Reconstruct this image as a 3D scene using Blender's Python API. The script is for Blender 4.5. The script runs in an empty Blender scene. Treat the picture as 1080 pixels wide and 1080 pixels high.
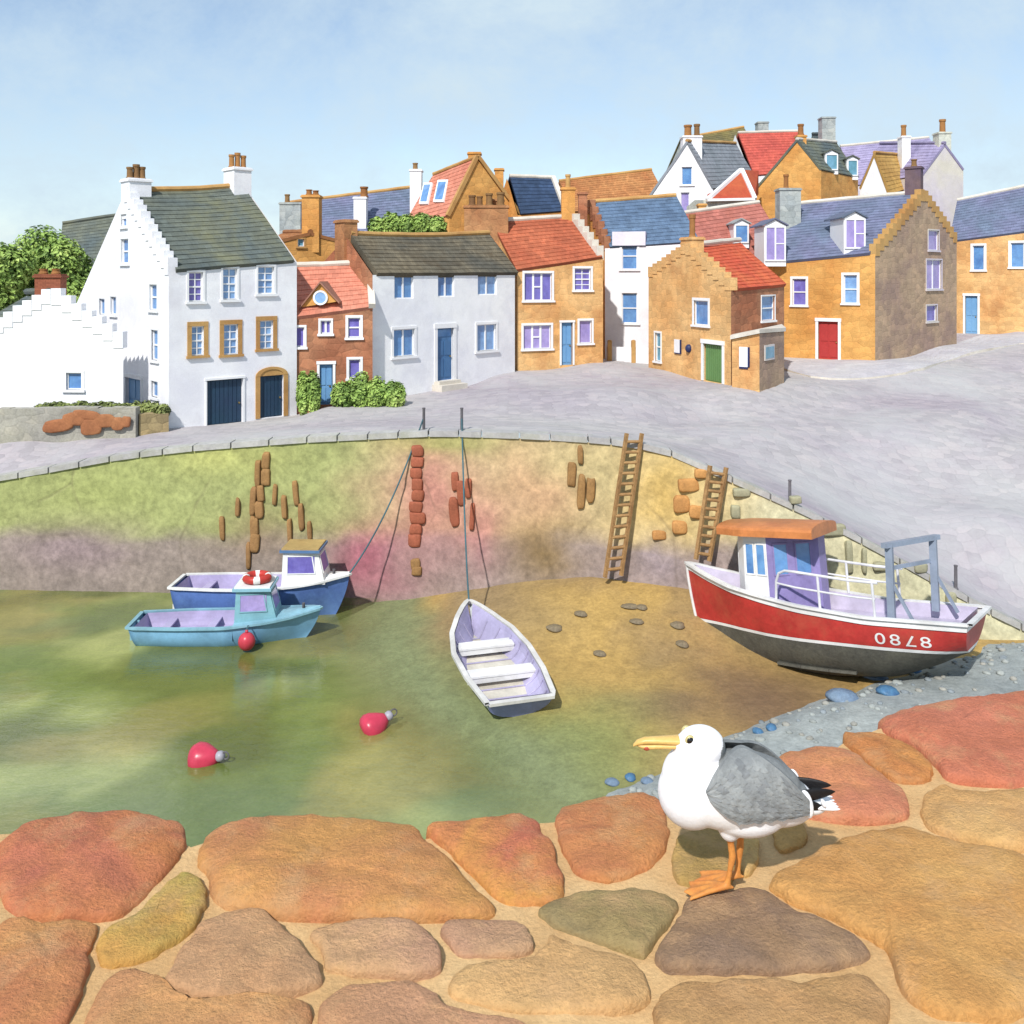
import bpy, bmesh, math, random
from mathutils import Vector, Matrix, noise
from math import radians as R, sin, cos, pi, sqrt, exp
random.seed(7)
SC = bpy.context.scene
COL = SC.collection
HC, F, HY = 12.0, 1000.0, 290.0          # eye height above the water, focal length in photo pixels, horizon row

# ------------------------------------------------------------------ helpers
def at(px, py, Y): return Vector(((px-540)/F*Y, Y, HC-(py-HY)/F*Y))
def plan(px, Y): return Vector(((px-540)/F*Y, Y))
def zat(py, Y): return HC-(py-HY)/F*Y
def lin(c):
    c = c/255.0
    return c/12.92 if c <= .04045 else ((c+.055)/1.055)**2.4
def col(rgb, k=1.0):
    c=[lin(v)*k for v in rgb]; y=.25*c[0]+.6*c[1]+.15*c[2]
    return tuple(min(1.0, y+(v-y)*.84) for v in c)+(1.0,)
def lerp(a, b, t): return a+(b-a)*t
def smooth(a, b, x):
    t = max(0., min(1., (x-a)/(b-a))); return t*t*(3-2*t)
def pw(tab, x):
    if x <= tab[0][0]: return tab[0][1]
    for (a, va), (b, vb) in zip(tab, tab[1:]):
        if x <= b: return va+(vb-va)*(x-a)/(b-a)
    return tab[-1][1]
def pws(tab, x):           # softened table
    w = .06*(tab[-1][0]-tab[0][0])/len(tab)*3
    return sum(pw(tab, x+d*w) for d in (-1, -.5, 0, .5, 1))/5

OFF = {}
class MB:
    def __init__(s): s.v=[]; s.f=[]; s.m=[]; s.uv=[]; s.cols=None
    def add(s, p): s.v.append(Vector(p)); return len(s.v)-1
    def poly(s, pts, m=0, uv=None):
        i0=len(s.v); s.v += [Vector(p) for p in pts]
        s.f.append(tuple(range(i0, i0+len(pts)))); s.m.append(m)
        s.uv.append(uv if uv else [(0,0)]*len(pts))
    def face(s, idx, m=0, uv=None):
        s.f.append(tuple(idx)); s.m.append(m); s.uv.append(uv if uv else [(0,0)]*len(idx))
    def box(s, o, ax, ay, az, m=0):
        o=Vector(o); ax=Vector(ax); ay=Vector(ay); az=Vector(az)
        if ax.cross(ay).dot(az) < 0: o = o+ax; ax = -ax
        p=[o,o+ax,o+ax+ay,o+ay,o+az,o+ax+az,o+ax+ay+az,o+ay+az]
        i=len(s.v); s.v += p
        for q in ((0,3,2,1),(4,5,6,7),(0,1,5,4),(1,2,6,5),(2,3,7,6),(3,0,4,7)):
            pts=[p[k] for k in q]; e1=(pts[1]-pts[0]).length; e2=(pts[3]-pts[0]).length
            s.face([i+k for k in q], m, [(0,0),(e1,0),(e1,e2),(0,e2)])
    def cbox(s, c, sx, sy, sz, m=0, rz=0):
        a=Vector((cos(rz),sin(rz),0)); b=Vector((-sin(rz),cos(rz),0)); c=Vector(c)
        s.box(c-a*sx/2-b*sy/2-Vector((0,0,sz/2)), a*sx, b*sy, Vector((0,0,sz)), m)
    def bar(s, p, q, w, h, m=0, up=Vector((0,0,1))):
        p=Vector(p); q=Vector(q); d=(q-p); n=d.normalized()
        sd=n.cross(up)
        if sd.length<1e-4: sd=Vector((1,0,0))
        sd.normalize(); u=sd.cross(n)
        s.box(p-sd*w/2-u*h/2, d, sd*w, u*h, m)
    def tube(s, pts, r, n=8, m=0, cap=True):
        pts=[Vector(p) for p in pts]; rings=[]
        prev=None
        for i,p in enumerate(pts):
            a=pts[max(0,i-1)]; b=pts[min(len(pts)-1,i+1)]; d=(b-a).normalized()
            if prev is None:
                u=d.cross(Vector((0,0,1)))
                if u.length<1e-3: u=d.cross(Vector((1,0,0)))
            else: u=prev-d*prev.dot(d)
            u.normalize(); prev=u; w=d.cross(u)
            rr = r[i] if isinstance(r,(list,tuple)) else r
            rings.append([s.add(p+u*cos(2*pi*k/n)*rr+w*sin(2*pi*k/n)*rr) for k in range(n)])
        for a,b in zip(rings, rings[1:]):
            for k in range(n): s.face((a[k],a[(k+1)%n],b[(k+1)%n],b[k]), m)
        if cap: s.face(rings[0][::-1], m); s.face(rings[-1], m)
    def lathe(s, prof, o=(0,0,0), M=None, n=16, m=0, close=True):
        o=Vector(o); rings=[]
        for r,z in prof:
            ring=[]
            for k in range(n):
                p=Vector((r*cos(2*pi*k/n), r*sin(2*pi*k/n), z))
                if M: p=M@p
                ring.append(s.add(o+p))
            rings.append(ring)
        for a,b in zip(rings, rings[1:]):
            for k in range(n): s.face((a[k],a[(k+1)%n],b[(k+1)%n],b[k]), m)
        if close: s.face(rings[0][::-1], m); s.face(rings[-1], m)
    def grid(s, P, m=0, flip=False, uvs=None):
        idx=[[s.add(p) for p in row] for row in P]
        for i in range(len(P)-1):
            for j in range(len(P[0])-1):
                q=(idx[i][j],idx[i][j+1],idx[i+1][j+1],idx[i+1][j])
                uv=None
                if uvs: uv=[uvs[i][j],uvs[i][j+1],uvs[i+1][j+1],uvs[i+1][j]]
                if flip: q=q[::-1]; uv=uv[::-1] if uv else None
                s.face(q, m, uv)
        return idx
    def ellipsoid(s, c, rx, ry, rz, m=0, nu=16, nv=10, M=None, amp=0, fr=1.):
        c=Vector(c); P=[]
        for i in range(nv+1):
            th=pi*i/nv; row=[]
            for j in range(nu+1):
                ph=2*pi*(j%nu)/nu
                d=Vector((sin(th)*cos(ph), sin(th)*sin(ph), cos(th)))
                k=1+amp*noise.noise(d*fr+c*3)
                p=Vector((d.x*rx*k, d.y*ry*k, d.z*rz*k))
                if M: p=M@p
                row.append(c+p)
            P.append(row)
        s.grid(P, m, flip=True)
    def block(s, c, rx, ry, rz, m=0, tilt=0, e=.45):
        c=Vector(c); P=[]; nu,nv=20,12; sg=lambda v:math.copysign(abs(v)**e,v)
        for i in range(nv+1):
            th=pi*i/nv; row=[]
            for j in range(nu+1):
                ph=2*pi*(j%nu)/nu; d=Vector((sin(th)*cos(ph),sin(th)*sin(ph),cos(th))); k=1+.16*noise.noise(d*1.3+c*3)
                x,z=rx*sg(d.x)*k,rz*sg(d.z)*k; row.append(c+Vector((x*cos(tilt)-z*sin(tilt),ry*sg(d.y),x*sin(tilt)+z*cos(tilt))))
            P.append(row)
        s.grid(P,m,flip=True)
    def build(s, name, mats, parent=None, smoothf=False, weld=False, cols=None):
        off = OFF.get(parent.name, Vector()) if parent else Vector()
        me=bpy.data.meshes.new(name)
        me.from_pydata([tuple(v-off) for v in s.v], [], s.f)
        if not isinstance(mats,(list,tuple)): mats=[mats]
        for q in mats: me.materials.append(q)
        me.polygons.foreach_set('material_index', s.m)
        ul=me.uv_layers.new(name='UVMap'); flat=[]
        for u in s.uv:
            for a in u: flat += [a[0],a[1]]
        ul.data.foreach_set('uv', flat)
        if cols:
            at_=me.color_attributes.new('Col','FLOAT_COLOR','POINT'); fl=[]
            for c in cols: fl += [c[0],c[1],c[2],c[3] if len(c)>3 else 1]
            at_.data.foreach_set('color', fl)
        if weld or smoothf:
            bm=bmesh.new(); bm.from_mesh(me)
            if weld: bmesh.ops.remove_doubles(bm, verts=bm.verts, dist=1e-4)
            bm.to_mesh(me); bm.free()
        if smoothf: me.polygons.foreach_set('use_smooth', [True]*len(me.polygons))
        me.update()
        o=bpy.data.objects.new(name, me); COL.objects.link(o)
        if parent: o.parent=parent; OFF[o.name]=off
        return o
def tag(o, label=None, cat=None, group=None, kind=None):
    if label: o['label']=label
    if cat: o['category']=cat
    if group: o['group']=group
    if kind: o['kind']=kind
    return o
def empty(name, loc, label=None, cat=None, group=None):
    o=bpy.data.objects.new(name, None); COL.objects.link(o); o.location=loc; o.empty_display_size=.2
    OFF[o.name]=Vector(loc); return tag(o, label, cat, group)
def copy_tree(o, parent=None):
    c=o.copy(); COL.objects.link(c); c.parent=parent
    for ch in list(o.children): copy_tree(ch, c)
    return c

# ------------------------------------------------------------------ materials
class NT:
    def __init__(s, m): s.t=m.node_tree; s.n=s.t.nodes; s.l=s.t.links
    def new(s, typ, **kw):
        n=s.n.new(typ)
        for k,v in kw.items(): setattr(n,k,v)
        return n
    def link(s,a,b): s.l.new(a,b)
    def noise(s, vec, scale, detail=4, rough=.55, dist=0.):
        n=s.new('ShaderNodeTexNoise'); n.inputs['Scale'].default_value=scale; n.inputs['Detail'].default_value=detail
        n.inputs['Roughness'].default_value=rough; n.inputs['Distortion'].default_value=dist
        s.link(vec, n.inputs['Vector']); return n
    def ramp(s, fac, stops):
        n=s.new('ShaderNodeValToRGB'); e=n.color_ramp.elements
        while len(e)<len(stops): e.new(.5)
        for k,(p,c) in zip(e,stops): k.position=p; k.color=c
        s.link(fac, n.inputs['Fac']); return n
    def mix(s, a, b, fac, mode='MIX'):
        n=s.new('ShaderNodeMix', data_type='RGBA', blend_type=mode)
        for v,i in ((a,6),(b,7),(fac,0)):
            if isinstance(v,(tuple,float,int)): n.inputs[i].default_value=v
            else: s.link(v, n.inputs[i])
        return n.outputs[2]
    def math(s, op, a, b=0.):
        n=s.new('ShaderNodeMath', operation=op)
        for i,v in ((0,a),(1,b)):
            if isinstance(v,(float,int)): n.inputs[i].default_value=v
            else: s.link(v, n.inputs[i])
        return n.outputs[0]
G=0.86   # albedo per displayed value
MATS={}
def mat(name, rgb, rgb2=None, var=.16, wash=.35, grain=14., rough=.85, bump=.12, pattern=None, psize=(.3,.2), pcon=.25,
        attr=False, metal=0., spec=.3, k=G, crack=None, dirt=None):
    if name in MATS: return MATS[name]
    m=bpy.data.materials.new(name); m.use_nodes=True; t=NT(m)
    b=t.n['Principled BSDF']; tc=t.new('ShaderNodeTexCoord'); ob=tc.outputs['Object']; uv=tc.outputs['UV']
    c1=col(rgb,k); c2=col(rgb2 if rgb2 else [v*.86 for v in rgb],k)
    n1=t.noise(ob, wash, 5, .6, .4)
    if attr:
        a=t.new('ShaderNodeVertexColor', layer_name='Col'); base=a.outputs['Color']
    else:
        rp=t.ramp(n1.outputs['Fac'], [(.36,c1),(.64,c2)]); base=rp.outputs['Color']
    n2=t.noise(ob, grain, 6, .7)
    n3=t.noise(ob, wash*4.3, 4, .6, .8)
    g=t.ramp(n2.outputs['Fac'], [(.3,(1-var,)*3+(1,)),(.7,(1+var,)*3+(1,))])
    base=t.mix(base, g.outputs['Color'], 1., 'MULTIPLY')
    g3=t.ramp(n3.outputs['Fac'], [(.33,(1-var*.8,)*3+(1,)),(.67,(1+var*.6,)*3+(1,))])
    base=t.mix(base, g3.outputs['Color'], 1., 'MULTIPLY')
    hgt=n2.outputs['Fac']; bs=bump
    if pattern=='stone':
        mp=t.new('ShaderNodeMapping'); mp.inputs['Scale'].default_value=(1/psize[0],1/psize[1],1); t.link(uv, mp.inputs['Vector'])
        wob=t.noise(uv, 3., 2); 
        add=t.mix(mp.outputs['Vector'], wob.outputs['Color'], .18)
        vo=t.new('ShaderNodeTexVoronoi', feature='F1'); vo.inputs['Scale'].default_value=1; vo.inputs['Randomness'].default_value=.6; t.link(add, vo.inputs['Vector'])
        ve=t.new('ShaderNodeTexVoronoi', feature='DISTANCE_TO_EDGE'); ve.inputs['Scale'].default_value=1; ve.inputs['Randomness'].default_value=.6; t.link(add, ve.inputs['Vector'])
        sep=t.new('ShaderNodeSeparateColor'); t.link(vo.outputs['Color'], sep.inputs[0])
        pr=t.ramp(sep.outputs[0], [(0.,(1-pcon,)*3+(1,)),(.5,(1,1,1,1)),(1.,(1+pcon*.9,1+pcon*.7,1+pcon*.5,1))])
        base=t.mix(base, pr.outputs['Color'], 1., 'MULTIPLY')
        er=t.ramp(ve.outputs['Distance'], [(.0,(1-pcon*.75,)*3+(1,)),(.07,(1,1,1,1))])
        base=t.mix(base, er.outputs['Color'], 1., 'MULTIPLY')
        ed=t.ramp(ve.outputs['Distance'], [(0.,(0,0,0,1)),(.12,(1,1,1,1))])
        hgt=t.math('ADD', t.math('MULTIPLY', ed.outputs['Color'], .7), t.math('MULTIPLY', hgt, .5)); bs=max(bump,.25)
    elif pattern=='tile':
        br=t.new('ShaderNodeTexBrick'); br.offset=.5
        for k_,v_ in (('Scale',1.),('Mortar Size',.012),('Mortar Smooth',.3),('Bias',0.),('Brick Width',psize[0]),('Row Height',psize[1])): br.inputs[k_].default_value=v_
        br.inputs['Color1'].default_value=(1-pcon,)*3+(1,); br.inputs['Color2'].default_value=(1+pcon*.7,)*3+(1,); br.inputs['Mortar'].default_value=(1-pcon*1.6,)*3+(1,)
        t.link(uv, br.inputs['Vector'])
        base=t.mix(base, br.outputs['Color'], 1., 'MULTIPLY')
    if crack:  # thin wandering cracks and pits, only in places
        cs,ca=crack
        nw=t.noise(ob, cs*2.2, 4, .6); wv=t.mix(ob, nw.outputs['Color'], .22)
        vc=t.new('ShaderNodeTexVoronoi', feature='DISTANCE_TO_EDGE'); vc.inputs['Scale'].default_value=cs; t.link(wv, vc.inputs['Vector'])
        rc=t.ramp(vc.outputs['Distance'], [(0.,(1,1,1,1)),(.022,(0,0,0,1))])
        nm=t.noise(ob, cs*.9, 3, .5); rm_=t.ramp(nm.outputs['Fac'], [(.5,(0,0,0,1)),(.6,(1,1,1,1))])
        cm=t.math('MULTIPLY', rc.outputs['Color'], rm_.outputs['Color'])
        base=t.mix(base, (.12,.09,.06,1), t.math('MULTIPLY', cm, ca))
        npit=t.noise(ob, cs*3.5, 6, .75)
        hgt=t.math('ADD', t.math('SUBTRACT', t.math('MULTIPLY',hgt,.55), t.math('MULTIPLY', cm, .8)), t.math('MULTIPLY', npit.outputs['Fac'], 1.3))
    if dirt:   # broad stains of a second colour with their own shape
        dc, amt, dsc = dirt
        nd=t.noise(ob, dsc, 7, .7, .25); rd=t.ramp(nd.outputs['Fac'], [(.5,(0,0,0,1)),(.68,(amt,)*3+(1,))])
        base=t.mix(base, col(dc,k), rd.outputs['Color'])
    t.link(base, b.inputs['Base Color'])
    b.inputs['Roughness'].default_value=rough; b.inputs['Metallic'].default_value=metal
    b.inputs['Specular IOR Level'].default_value=spec
    if bs>0:
        bp=t.new('ShaderNodeBump'); bp.inputs['Strength'].default_value=bs; bp.inputs['Distance'].default_value=.05
        t.link(hgt, bp.inputs['Height']); t.link(bp.outputs['Normal'], b.inputs['Normal'])
    MATS[name]=m; return m

WHITE=mat('white_harling',(250,250,252),(236,235,243),var=.05,grain=22,bump=.3,dirt=((214,208,214),.35,.5))
WHITE2=mat('white_limewash',(250,250,250),(240,240,246),var=.05,grain=18,bump=.25,dirt=((212,212,222),.4,.7))
LAVW=mat('lavender_harling',(232,228,240),(214,208,230),var=.07,grain=20,bump=.25)
OCHRE=mat('ochre_stone',(236,186,112),(222,162,84),var=.15,pattern='stone',psize=(.46,.27),pcon=.14,dirt=((188,112,44),.5,.45))
GOLD=mat('gold_stone',(228,168,72),(215,145,45),var=.14,pattern='stone',psize=(.46,.27),pcon=.13,dirt=((200,125,40),.5,.5))
BROWN=mat('brown_stone',(196,140,84),(172,112,62),var=.16,pattern='stone',psize=(.46,.27),pcon=.17,dirt=((150,88,48),.5,.5))
RBROWN=mat('red_brown_stone',(192,132,90),(170,100,62),var=.15,pattern='stone',psize=(.55,.3),pcon=.22)
MAUVE_SHADE=mat('mauve_shade_stone',(190,160,126),(168,138,116),var=.16,pattern='stone',psize=(.46,.27),pcon=.15,dirt=((150,124,118),.5,.35))  # stone of the shaded house sides, shade put into the colour
GREYST=mat('grey_stone',(176,182,176),(160,168,170),var=.14,pattern='stone',psize=(.5,.3),pcon=.2)
LILAC=mat('lilac_harling',(206,196,214),(214,206,190),var=.1,grain=18,wash=.25)
PALEST=mat('pale_stone',(214,214,196),(196,200,188),var=.1,pattern='stone',psize=(.5,.3),pcon=.12)
SLATE=mat('dark_slate',(92,104,104),(116,118,96),var=.18,pattern='tile',psize=(.34,.34),pcon=.16,rough=.6,wash=.3,dirt=((136,134,84),.6,.28))
SLATEB=mat('blue_slate',(98,126,158),(82,108,140),var=.2,pattern='tile',psize=(.34,.34),pcon=.16,rough=.55)
NAVY=mat('navy_slate',(52,76,112),(40,62,92),var=.22,pattern='tile',psize=(.34,.34),pcon=.16,rough=.55)
SLATEP=mat('purple_slate',(124,122,160),(106,122,148),var=.17,pattern='tile',psize=(.36,.34),pcon=.16,rough=.6,wash=.22)
LILSL=mat('lilac_slate',(172,160,200),(152,142,182),var=.14,pattern='tile',psize=(.4,.4),pcon=.13,rough=.6)
THATCH=mat('olive_thatch',(124,112,88),(92,90,80),var=.25,pattern='tile',psize=(.16,.34),pcon=.2,rough=.9,wash=.4,grain=24,bump=.4,dirt=((84,66,40),.6,.5))
OLIVE=mat('olive_slate',(136,122,60),(104,98,66),var=.17,pattern='tile',psize=(.36,.34),pcon=.16)
SALMON=mat('salmon_pantile',(226,142,112),(212,122,92),var=.13,pattern='tile',psize=(.28,.34),pcon=.16)
RUST=mat('rust_pantile',(198,102,58),(176,82,44),var=.16,pattern='tile',psize=(.28,.34),pcon=.18)
ORANGE=mat('orange_pantile',(220,100,40),(206,70,30),var=.14,pattern='tile',psize=(.28,.34),pcon=.17,wash=.5)
REDT=mat('red_pantile',(214,88,66),(198,76,62),var=.14,pattern='tile',psize=(.28,.34),pcon=.17)
DUSK=mat('dusky_red_pantile',(192,112,98),(178,98,80),var=.13,pattern='tile',psize=(.28,.34),pcon=.16)
TAN=mat('tan_pantile',(200,134,66),(176,106,48),var=.16,pattern='tile',psize=(.28,.34),pcon=.2)
TRIMW=mat('white_paint',(246,246,246),(236,236,240),var=.03,rough=.5,bump=.03,grain=8)
TRIMO=mat('ochre_dressing',(206,160,82),(186,132,60),var=.12,rough=.85)
COPE=mat('pale_coping',(226,218,204),(206,196,180),var=.1)
PIPE=mat('dark_pipe',(70,72,76),var=.1,rough=.5)
def glass(name, rgb, rgb2):
    m=mat(name, rgb, rgb2, var=.1, wash=1.1, grain=3, rough=.12, bump=.0, spec=.6, k=.95); return m
GB=glass('blue_glass',(92,150,206),(66,120,184)); GL=glass('pale_blue_glass',(130,178,226),(104,150,206))
GP=glass('violet_glass',(120,112,196),(96,84,172)); GLP=glass('lilac_glass',(166,148,208),(142,126,194)); GT=glass('teal_glass',(76,140,160),(100,160,190))
D_BLUE=mat('pale_blue_door',(112,172,220),(92,152,206),var=.06,rough=.45,bump=.02)
D_MID=mat('blue_door',(66,122,172),(58,108,160),var=.08,rough=.45,bump=.02)
D_NAVY=mat('navy_door',(30,72,96),(36,62,92),var=.12,rough=.45,bump=.02)
D_GREEN=mat('green_door',(98,146,74),(86,132,66),var=.08,rough=.45,bump=.02)
D_RED=mat('red_door',(196,52,50),(184,46,46),var=.07,rough=.45,bump=.02)
POT=mat('clay_pot',(176,120,52),(150,92,36),var=.14); POTD=mat('old_clay_pot',(150,112,60),(124,84,44),var=.14)
BRICKR=mat('red_brown_brick',(166,92,56),(146,76,48),var=.14,pattern='tile',psize=(.24,.09),pcon=.18)
BRASS=mat('brass',(190,160,90),rough=.35,metal=.9,bump=0)
SOOT=mat('purple_soot_stone',(104,84,100),(124,98,90),var=.16)

# ------------------------------------------------------------------ ground
WALLP=[(-420,38.2,560),(-260,37.6,538),(-60,36.6,512),(40,36.3,496),(120,36.2,481),(200,36.0,471),(320,35.7,462),(460,35.2,455),(560,34.5,458),(640,33.9,463),(700,33.3,472),
       (740,32.8,490),(800,32.2,516),(860,31.7,543),(920,31.3,574),(960,31.0,596),(1044,30.6,643),(1110,30.3,674),(1180,30.1,690),(1320,30,700)]
def wallpts():
    tabY=[(p,y) for p,y,_ in WALLP]; tabT=[(p,t) for p,_,t in WALLP]; out=[]
    px=-420
    while px<=1320:
        Y=pws(tabY,px); out.append((px, Y, (px-540)/F*Y, zat(pws(tabT,px),Y))); px+=8
    return out
WP=wallpts()
CTRL=[(x,y,z) for _,y,x,z in WP[::8]]
for px,py,Y in [(178,452,41.3),(245,446,43.4),(313,439,45.2),(110,460,40.),(20,462,39.5),(-120,470,39),(-300,480,40),(400,421,47),(470,407,52),(542,392,54.5),(640,382,57),(690,377,62),(560,412,47),(640,410,46),
                (683,388,57.5),(772,407,49.3),(826,401,51.5),(850,380,61),(923,382,58.7),(1008,365,66),(1030,353,72),(1100,350,72),(1180,348,70),(900,440,46),(1000,430,48),(760,450,42),(1100,460,45),(1040,540,36),(350,430,44.6)]:
    v=at(px,py,Y); CTRL.append((v.x,v.y,v.z))
for x in (-90,-55,-25,0,25,55,95): CTRL += [(x,90,10.3),(x*1.3,120,10.6),(x*2,200,9.5)]
def ground(x, y):
    sw=sz=0.
    for a,b,c in CTRL:
        d=(x-a)**2+(y-b)**2
        w=1/(d*sqrt(d)+.02)
        sw+=w; sz+=w*c
    return sz/sw
GROUND=mat('quay_setts',(184,180,179),(170,160,169),var=.07,wash=.1,grain=9,rough=.9,bump=.25,pattern='stone',psize=(.42,.28),pcon=.12,dirt=((184,184,184),.8,.09))
def build_ground():
    mb=MB(); rows=[]; uv=[]
    vs=[0,.012,.025,.04,.055,.07,.085,.1,.115,.13,.15,.17,.19,.21,.235,.26,.29,.32,.35,.39,.43,.48,.54,.61,.7,.82,1.0]
    vs=[v*(70.) for v in vs]+[90,130,220,500,1200,3000]
    for v in vs:
        row=[]; ru=[]
        for px,Y,X,Z in WP:
            y=Y+v+.28; x=X*(1+v/45.) if v<70 else X*(1+70/45.)*(v/70.)
            z=ground(x,y) if v>.5 else Z
            if v<4: z=lerp(Z,z,smooth(0,4,v))
            if v>80: z=lerp(9.5,2,smooth(100,1500,v))
            row.append((x,y,z)); ru.append((x,y))
        rows.append(row); uv.append(ru)
    mb.grid(rows,0,False,uv)
    o=mb.build('ground',GROUND,None,True); tag(o,kind='structure')
build_ground()

# ------------------------------------------------------------------ harbour wall with its stains
def gauss(x,y,cx,cy,sx,sy): return exp(-((x-cx)/sx)**2-((y-cy)/sy)**2)
def mixc(a,b,t): return tuple(a[i]+(b[i]-a[i])*t for i in range(3))
def wall_colour(px,py):
    n=noise.fractal(Vector((px*.012,py*.018,3.1)),1.,2.,4)*26
    c=(158,164,94)
    c=mixc(c,(194,170,120),smooth(330,430,px+n))
    c=mixc(c,(208,182,118),smooth(600,690,px+n))
    c=mixc(c,(208,200,158),smooth(735,830,px+n))
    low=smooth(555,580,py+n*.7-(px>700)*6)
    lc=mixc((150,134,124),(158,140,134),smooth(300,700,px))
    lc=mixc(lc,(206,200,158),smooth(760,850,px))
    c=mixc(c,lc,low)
    for cx,cy,sx,sy,cc,a in ((395,590,40,40,(192,92,116),.75),(455,520,36,70,(204,112,116),.6),(505,560,24,40,(206,110,124),.5),(560,520,40,50,(212,146,110),.5),
                             (572,585,34,30,(132,104,48),.7),(705,520,22,45,(216,174,76),.75),(110,520,60,30,(170,178,92),.5),(280,560,50,26,(160,130,90),.5),
                             (470,465,60,12,(150,166,70),.7),(610,500,40,34,(196,184,116),.4),(90,575,60,26,(150,122,138),.5),(690,590,24,26,(140,128,150),.5),(240,480,60,20,(192,190,92),.6)):
        c=mixc(c,cc,a*gauss(px+n,py,cx,cy,sx,sy))
    return c
def hs(x,y):     # harbour bed height
    xw=pw([(2,9),(18,4.2),(22,1.7),(25,-.7),(29,-2.9),(32,-4.0),(37,-4.2)],y)+.5*noise.noise(Vector((y*.35,0,2)))
    s=x-xw
    z=.28*(1-exp(-s/3.2)) if s>0 else max(-1.6,.14*s)
    z+=.95*smooth(28.5,33.8,y)*smooth(0,7,s)*smooth(15.5,8.5,x)
    z-=.24*gauss(x,y,9.5,28.3,3.5,2.4)
    return z+.05*noise.noise(Vector((x*.5,y*.5,0)))+.02*noise.noise(Vector((x*2,y*2,7)))
wall_root=empty('harbour_wall',(0,35.5,0),'long curved mossy harbour wall across the water with ladders against it','wall')
def build_wall():
    mb=MB(); cols=[]; rows=[]; uv=[]
    for k in range(22):
        t=k/21.; row=[]; ru=[]
        for px,Y,X,Z in WP:
            zb=-1.8; z=lerp(Z-.16,zb,t); off=.35*t
            d=.06*noise.noise(Vector((X*.9,z*1.4,5)))+.05*noise.noise(Vector((X*3,z*4,1)))
            y=Y-off+d
            row.append((X*(y/Y) if False else X, y, z)); ru.append((X,z))
        rows.append(row); uv.append(ru)
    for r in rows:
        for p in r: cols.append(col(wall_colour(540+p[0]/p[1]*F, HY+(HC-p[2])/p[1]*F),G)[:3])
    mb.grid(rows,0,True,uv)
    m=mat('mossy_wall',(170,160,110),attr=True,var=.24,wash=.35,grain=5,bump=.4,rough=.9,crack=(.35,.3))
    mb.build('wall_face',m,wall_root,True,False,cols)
    cb=MB(); x=0; i=0      # cope stones along the quay edge
    while i<len(WP)-3:
        n=random.choice((3,4,4,5)); j=min(len(WP)-1,i+n)
        a=Vector((WP[i][2],WP[i][1],WP[i][3])); b=Vector((WP[j][2],WP[j][1],WP[j][3]))
        h=.02*random.random()
        d=(b-a); d2=d.normalized()*.03
        cb.box(a+d2+Vector((0,-.08,-.17)), d-2*d2, Vector((0,.75,0)), Vector((0,0,.2+h)))
        i=j
    cb.build('coping',mat('quay_coping',(186,184,178),(170,166,168),var=.14,grain=6,dirt=((150,154,110),.5,.4)),wall_root)
    # exposed stones, standing a little proud of the render
    st=[]
    def colm(x0,y0,x1,y1,n,w,h,c):
        for k in range(n):
            t=(k+.5)/n; st.append((lerp(x0,x1,t)+random.uniform(-2,2),lerp(y0,y1,t),w*random.uniform(.8,1.15),h*random.uniform(.85,1.1),c))
    a,b,c_,g_=0,1,2,3
    colm(282,478,268,580,6,9,20,a); colm(273,485,262,600,4,6,28,a)
    for x,y,w,h in ((235,557,6,24),(251,535,5,20),(290,522,5,22),(300,535,6,26),(312,520,6,26),(318,545,6,28),(327,560,5,20),(306,560,5,26)): st.append((x,y,w,h,a))
    colm(442,470,438,575,9,15,13,b); colm(440,590,440,604,2,13,10,a)
    for x,y,w,h in ((480,508,8,20),(479,540,10,30),(486,520,8,26),(494,515,7,20),(498,545,5,28)): st.append((x,y,w,h,b))
    for x,y,w,h in ((603,500,9,26),(613,520,8,36),(623,517,9,26),(612,480,6,20)): st.append((x,y,w,h,a))
    for x,y,w,h in ((727,512,22,14),(719,532,18,18),(740,500,14,10),(717,556,16,14),(695,564,14,10),(735,540,16,14)): st.append((x,y,w,h,c_))
    for x,y,w,h in ((783,520,18,9),(776,540,10,14),(880,560,26,12),(896,588,7,34),(912,592,5,26),(930,598,16,9),(972,600,14,10),(1004,632,10,14),(840,528,12,8),(985,612,8,8)): st.append((x,y,w,h,g_))
    sb=MB(); tabY=[(p,y) for p,y,_ in WALLP]
    for x,y,w,h,m in st:
        Y=pws(tabY,x)-.12; p=at(x,y,Y); Zt=[q for q in WP if q[0]>=x][0][3]
        t=(Zt-p.z)/(Zt+1.8); p.y=pws(tabY,x)-.35*t
        sb.block(p, w*.5/F*Y, .14, h*.5/F*Y, m, random.uniform(-.09,.09))
    sb.build('exposed_stones',[mat('ws_ochre',(168,124,62),(146,104,56),var=.2),mat('ws_rust',(178,92,60),(160,84,52),var=.2),
             mat('ws_gold',(206,146,66),(186,126,56),var=.2),mat('ws_grey',(170,166,128),(156,152,124),var=.15)],wall_root,True)
build_wall()

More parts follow.
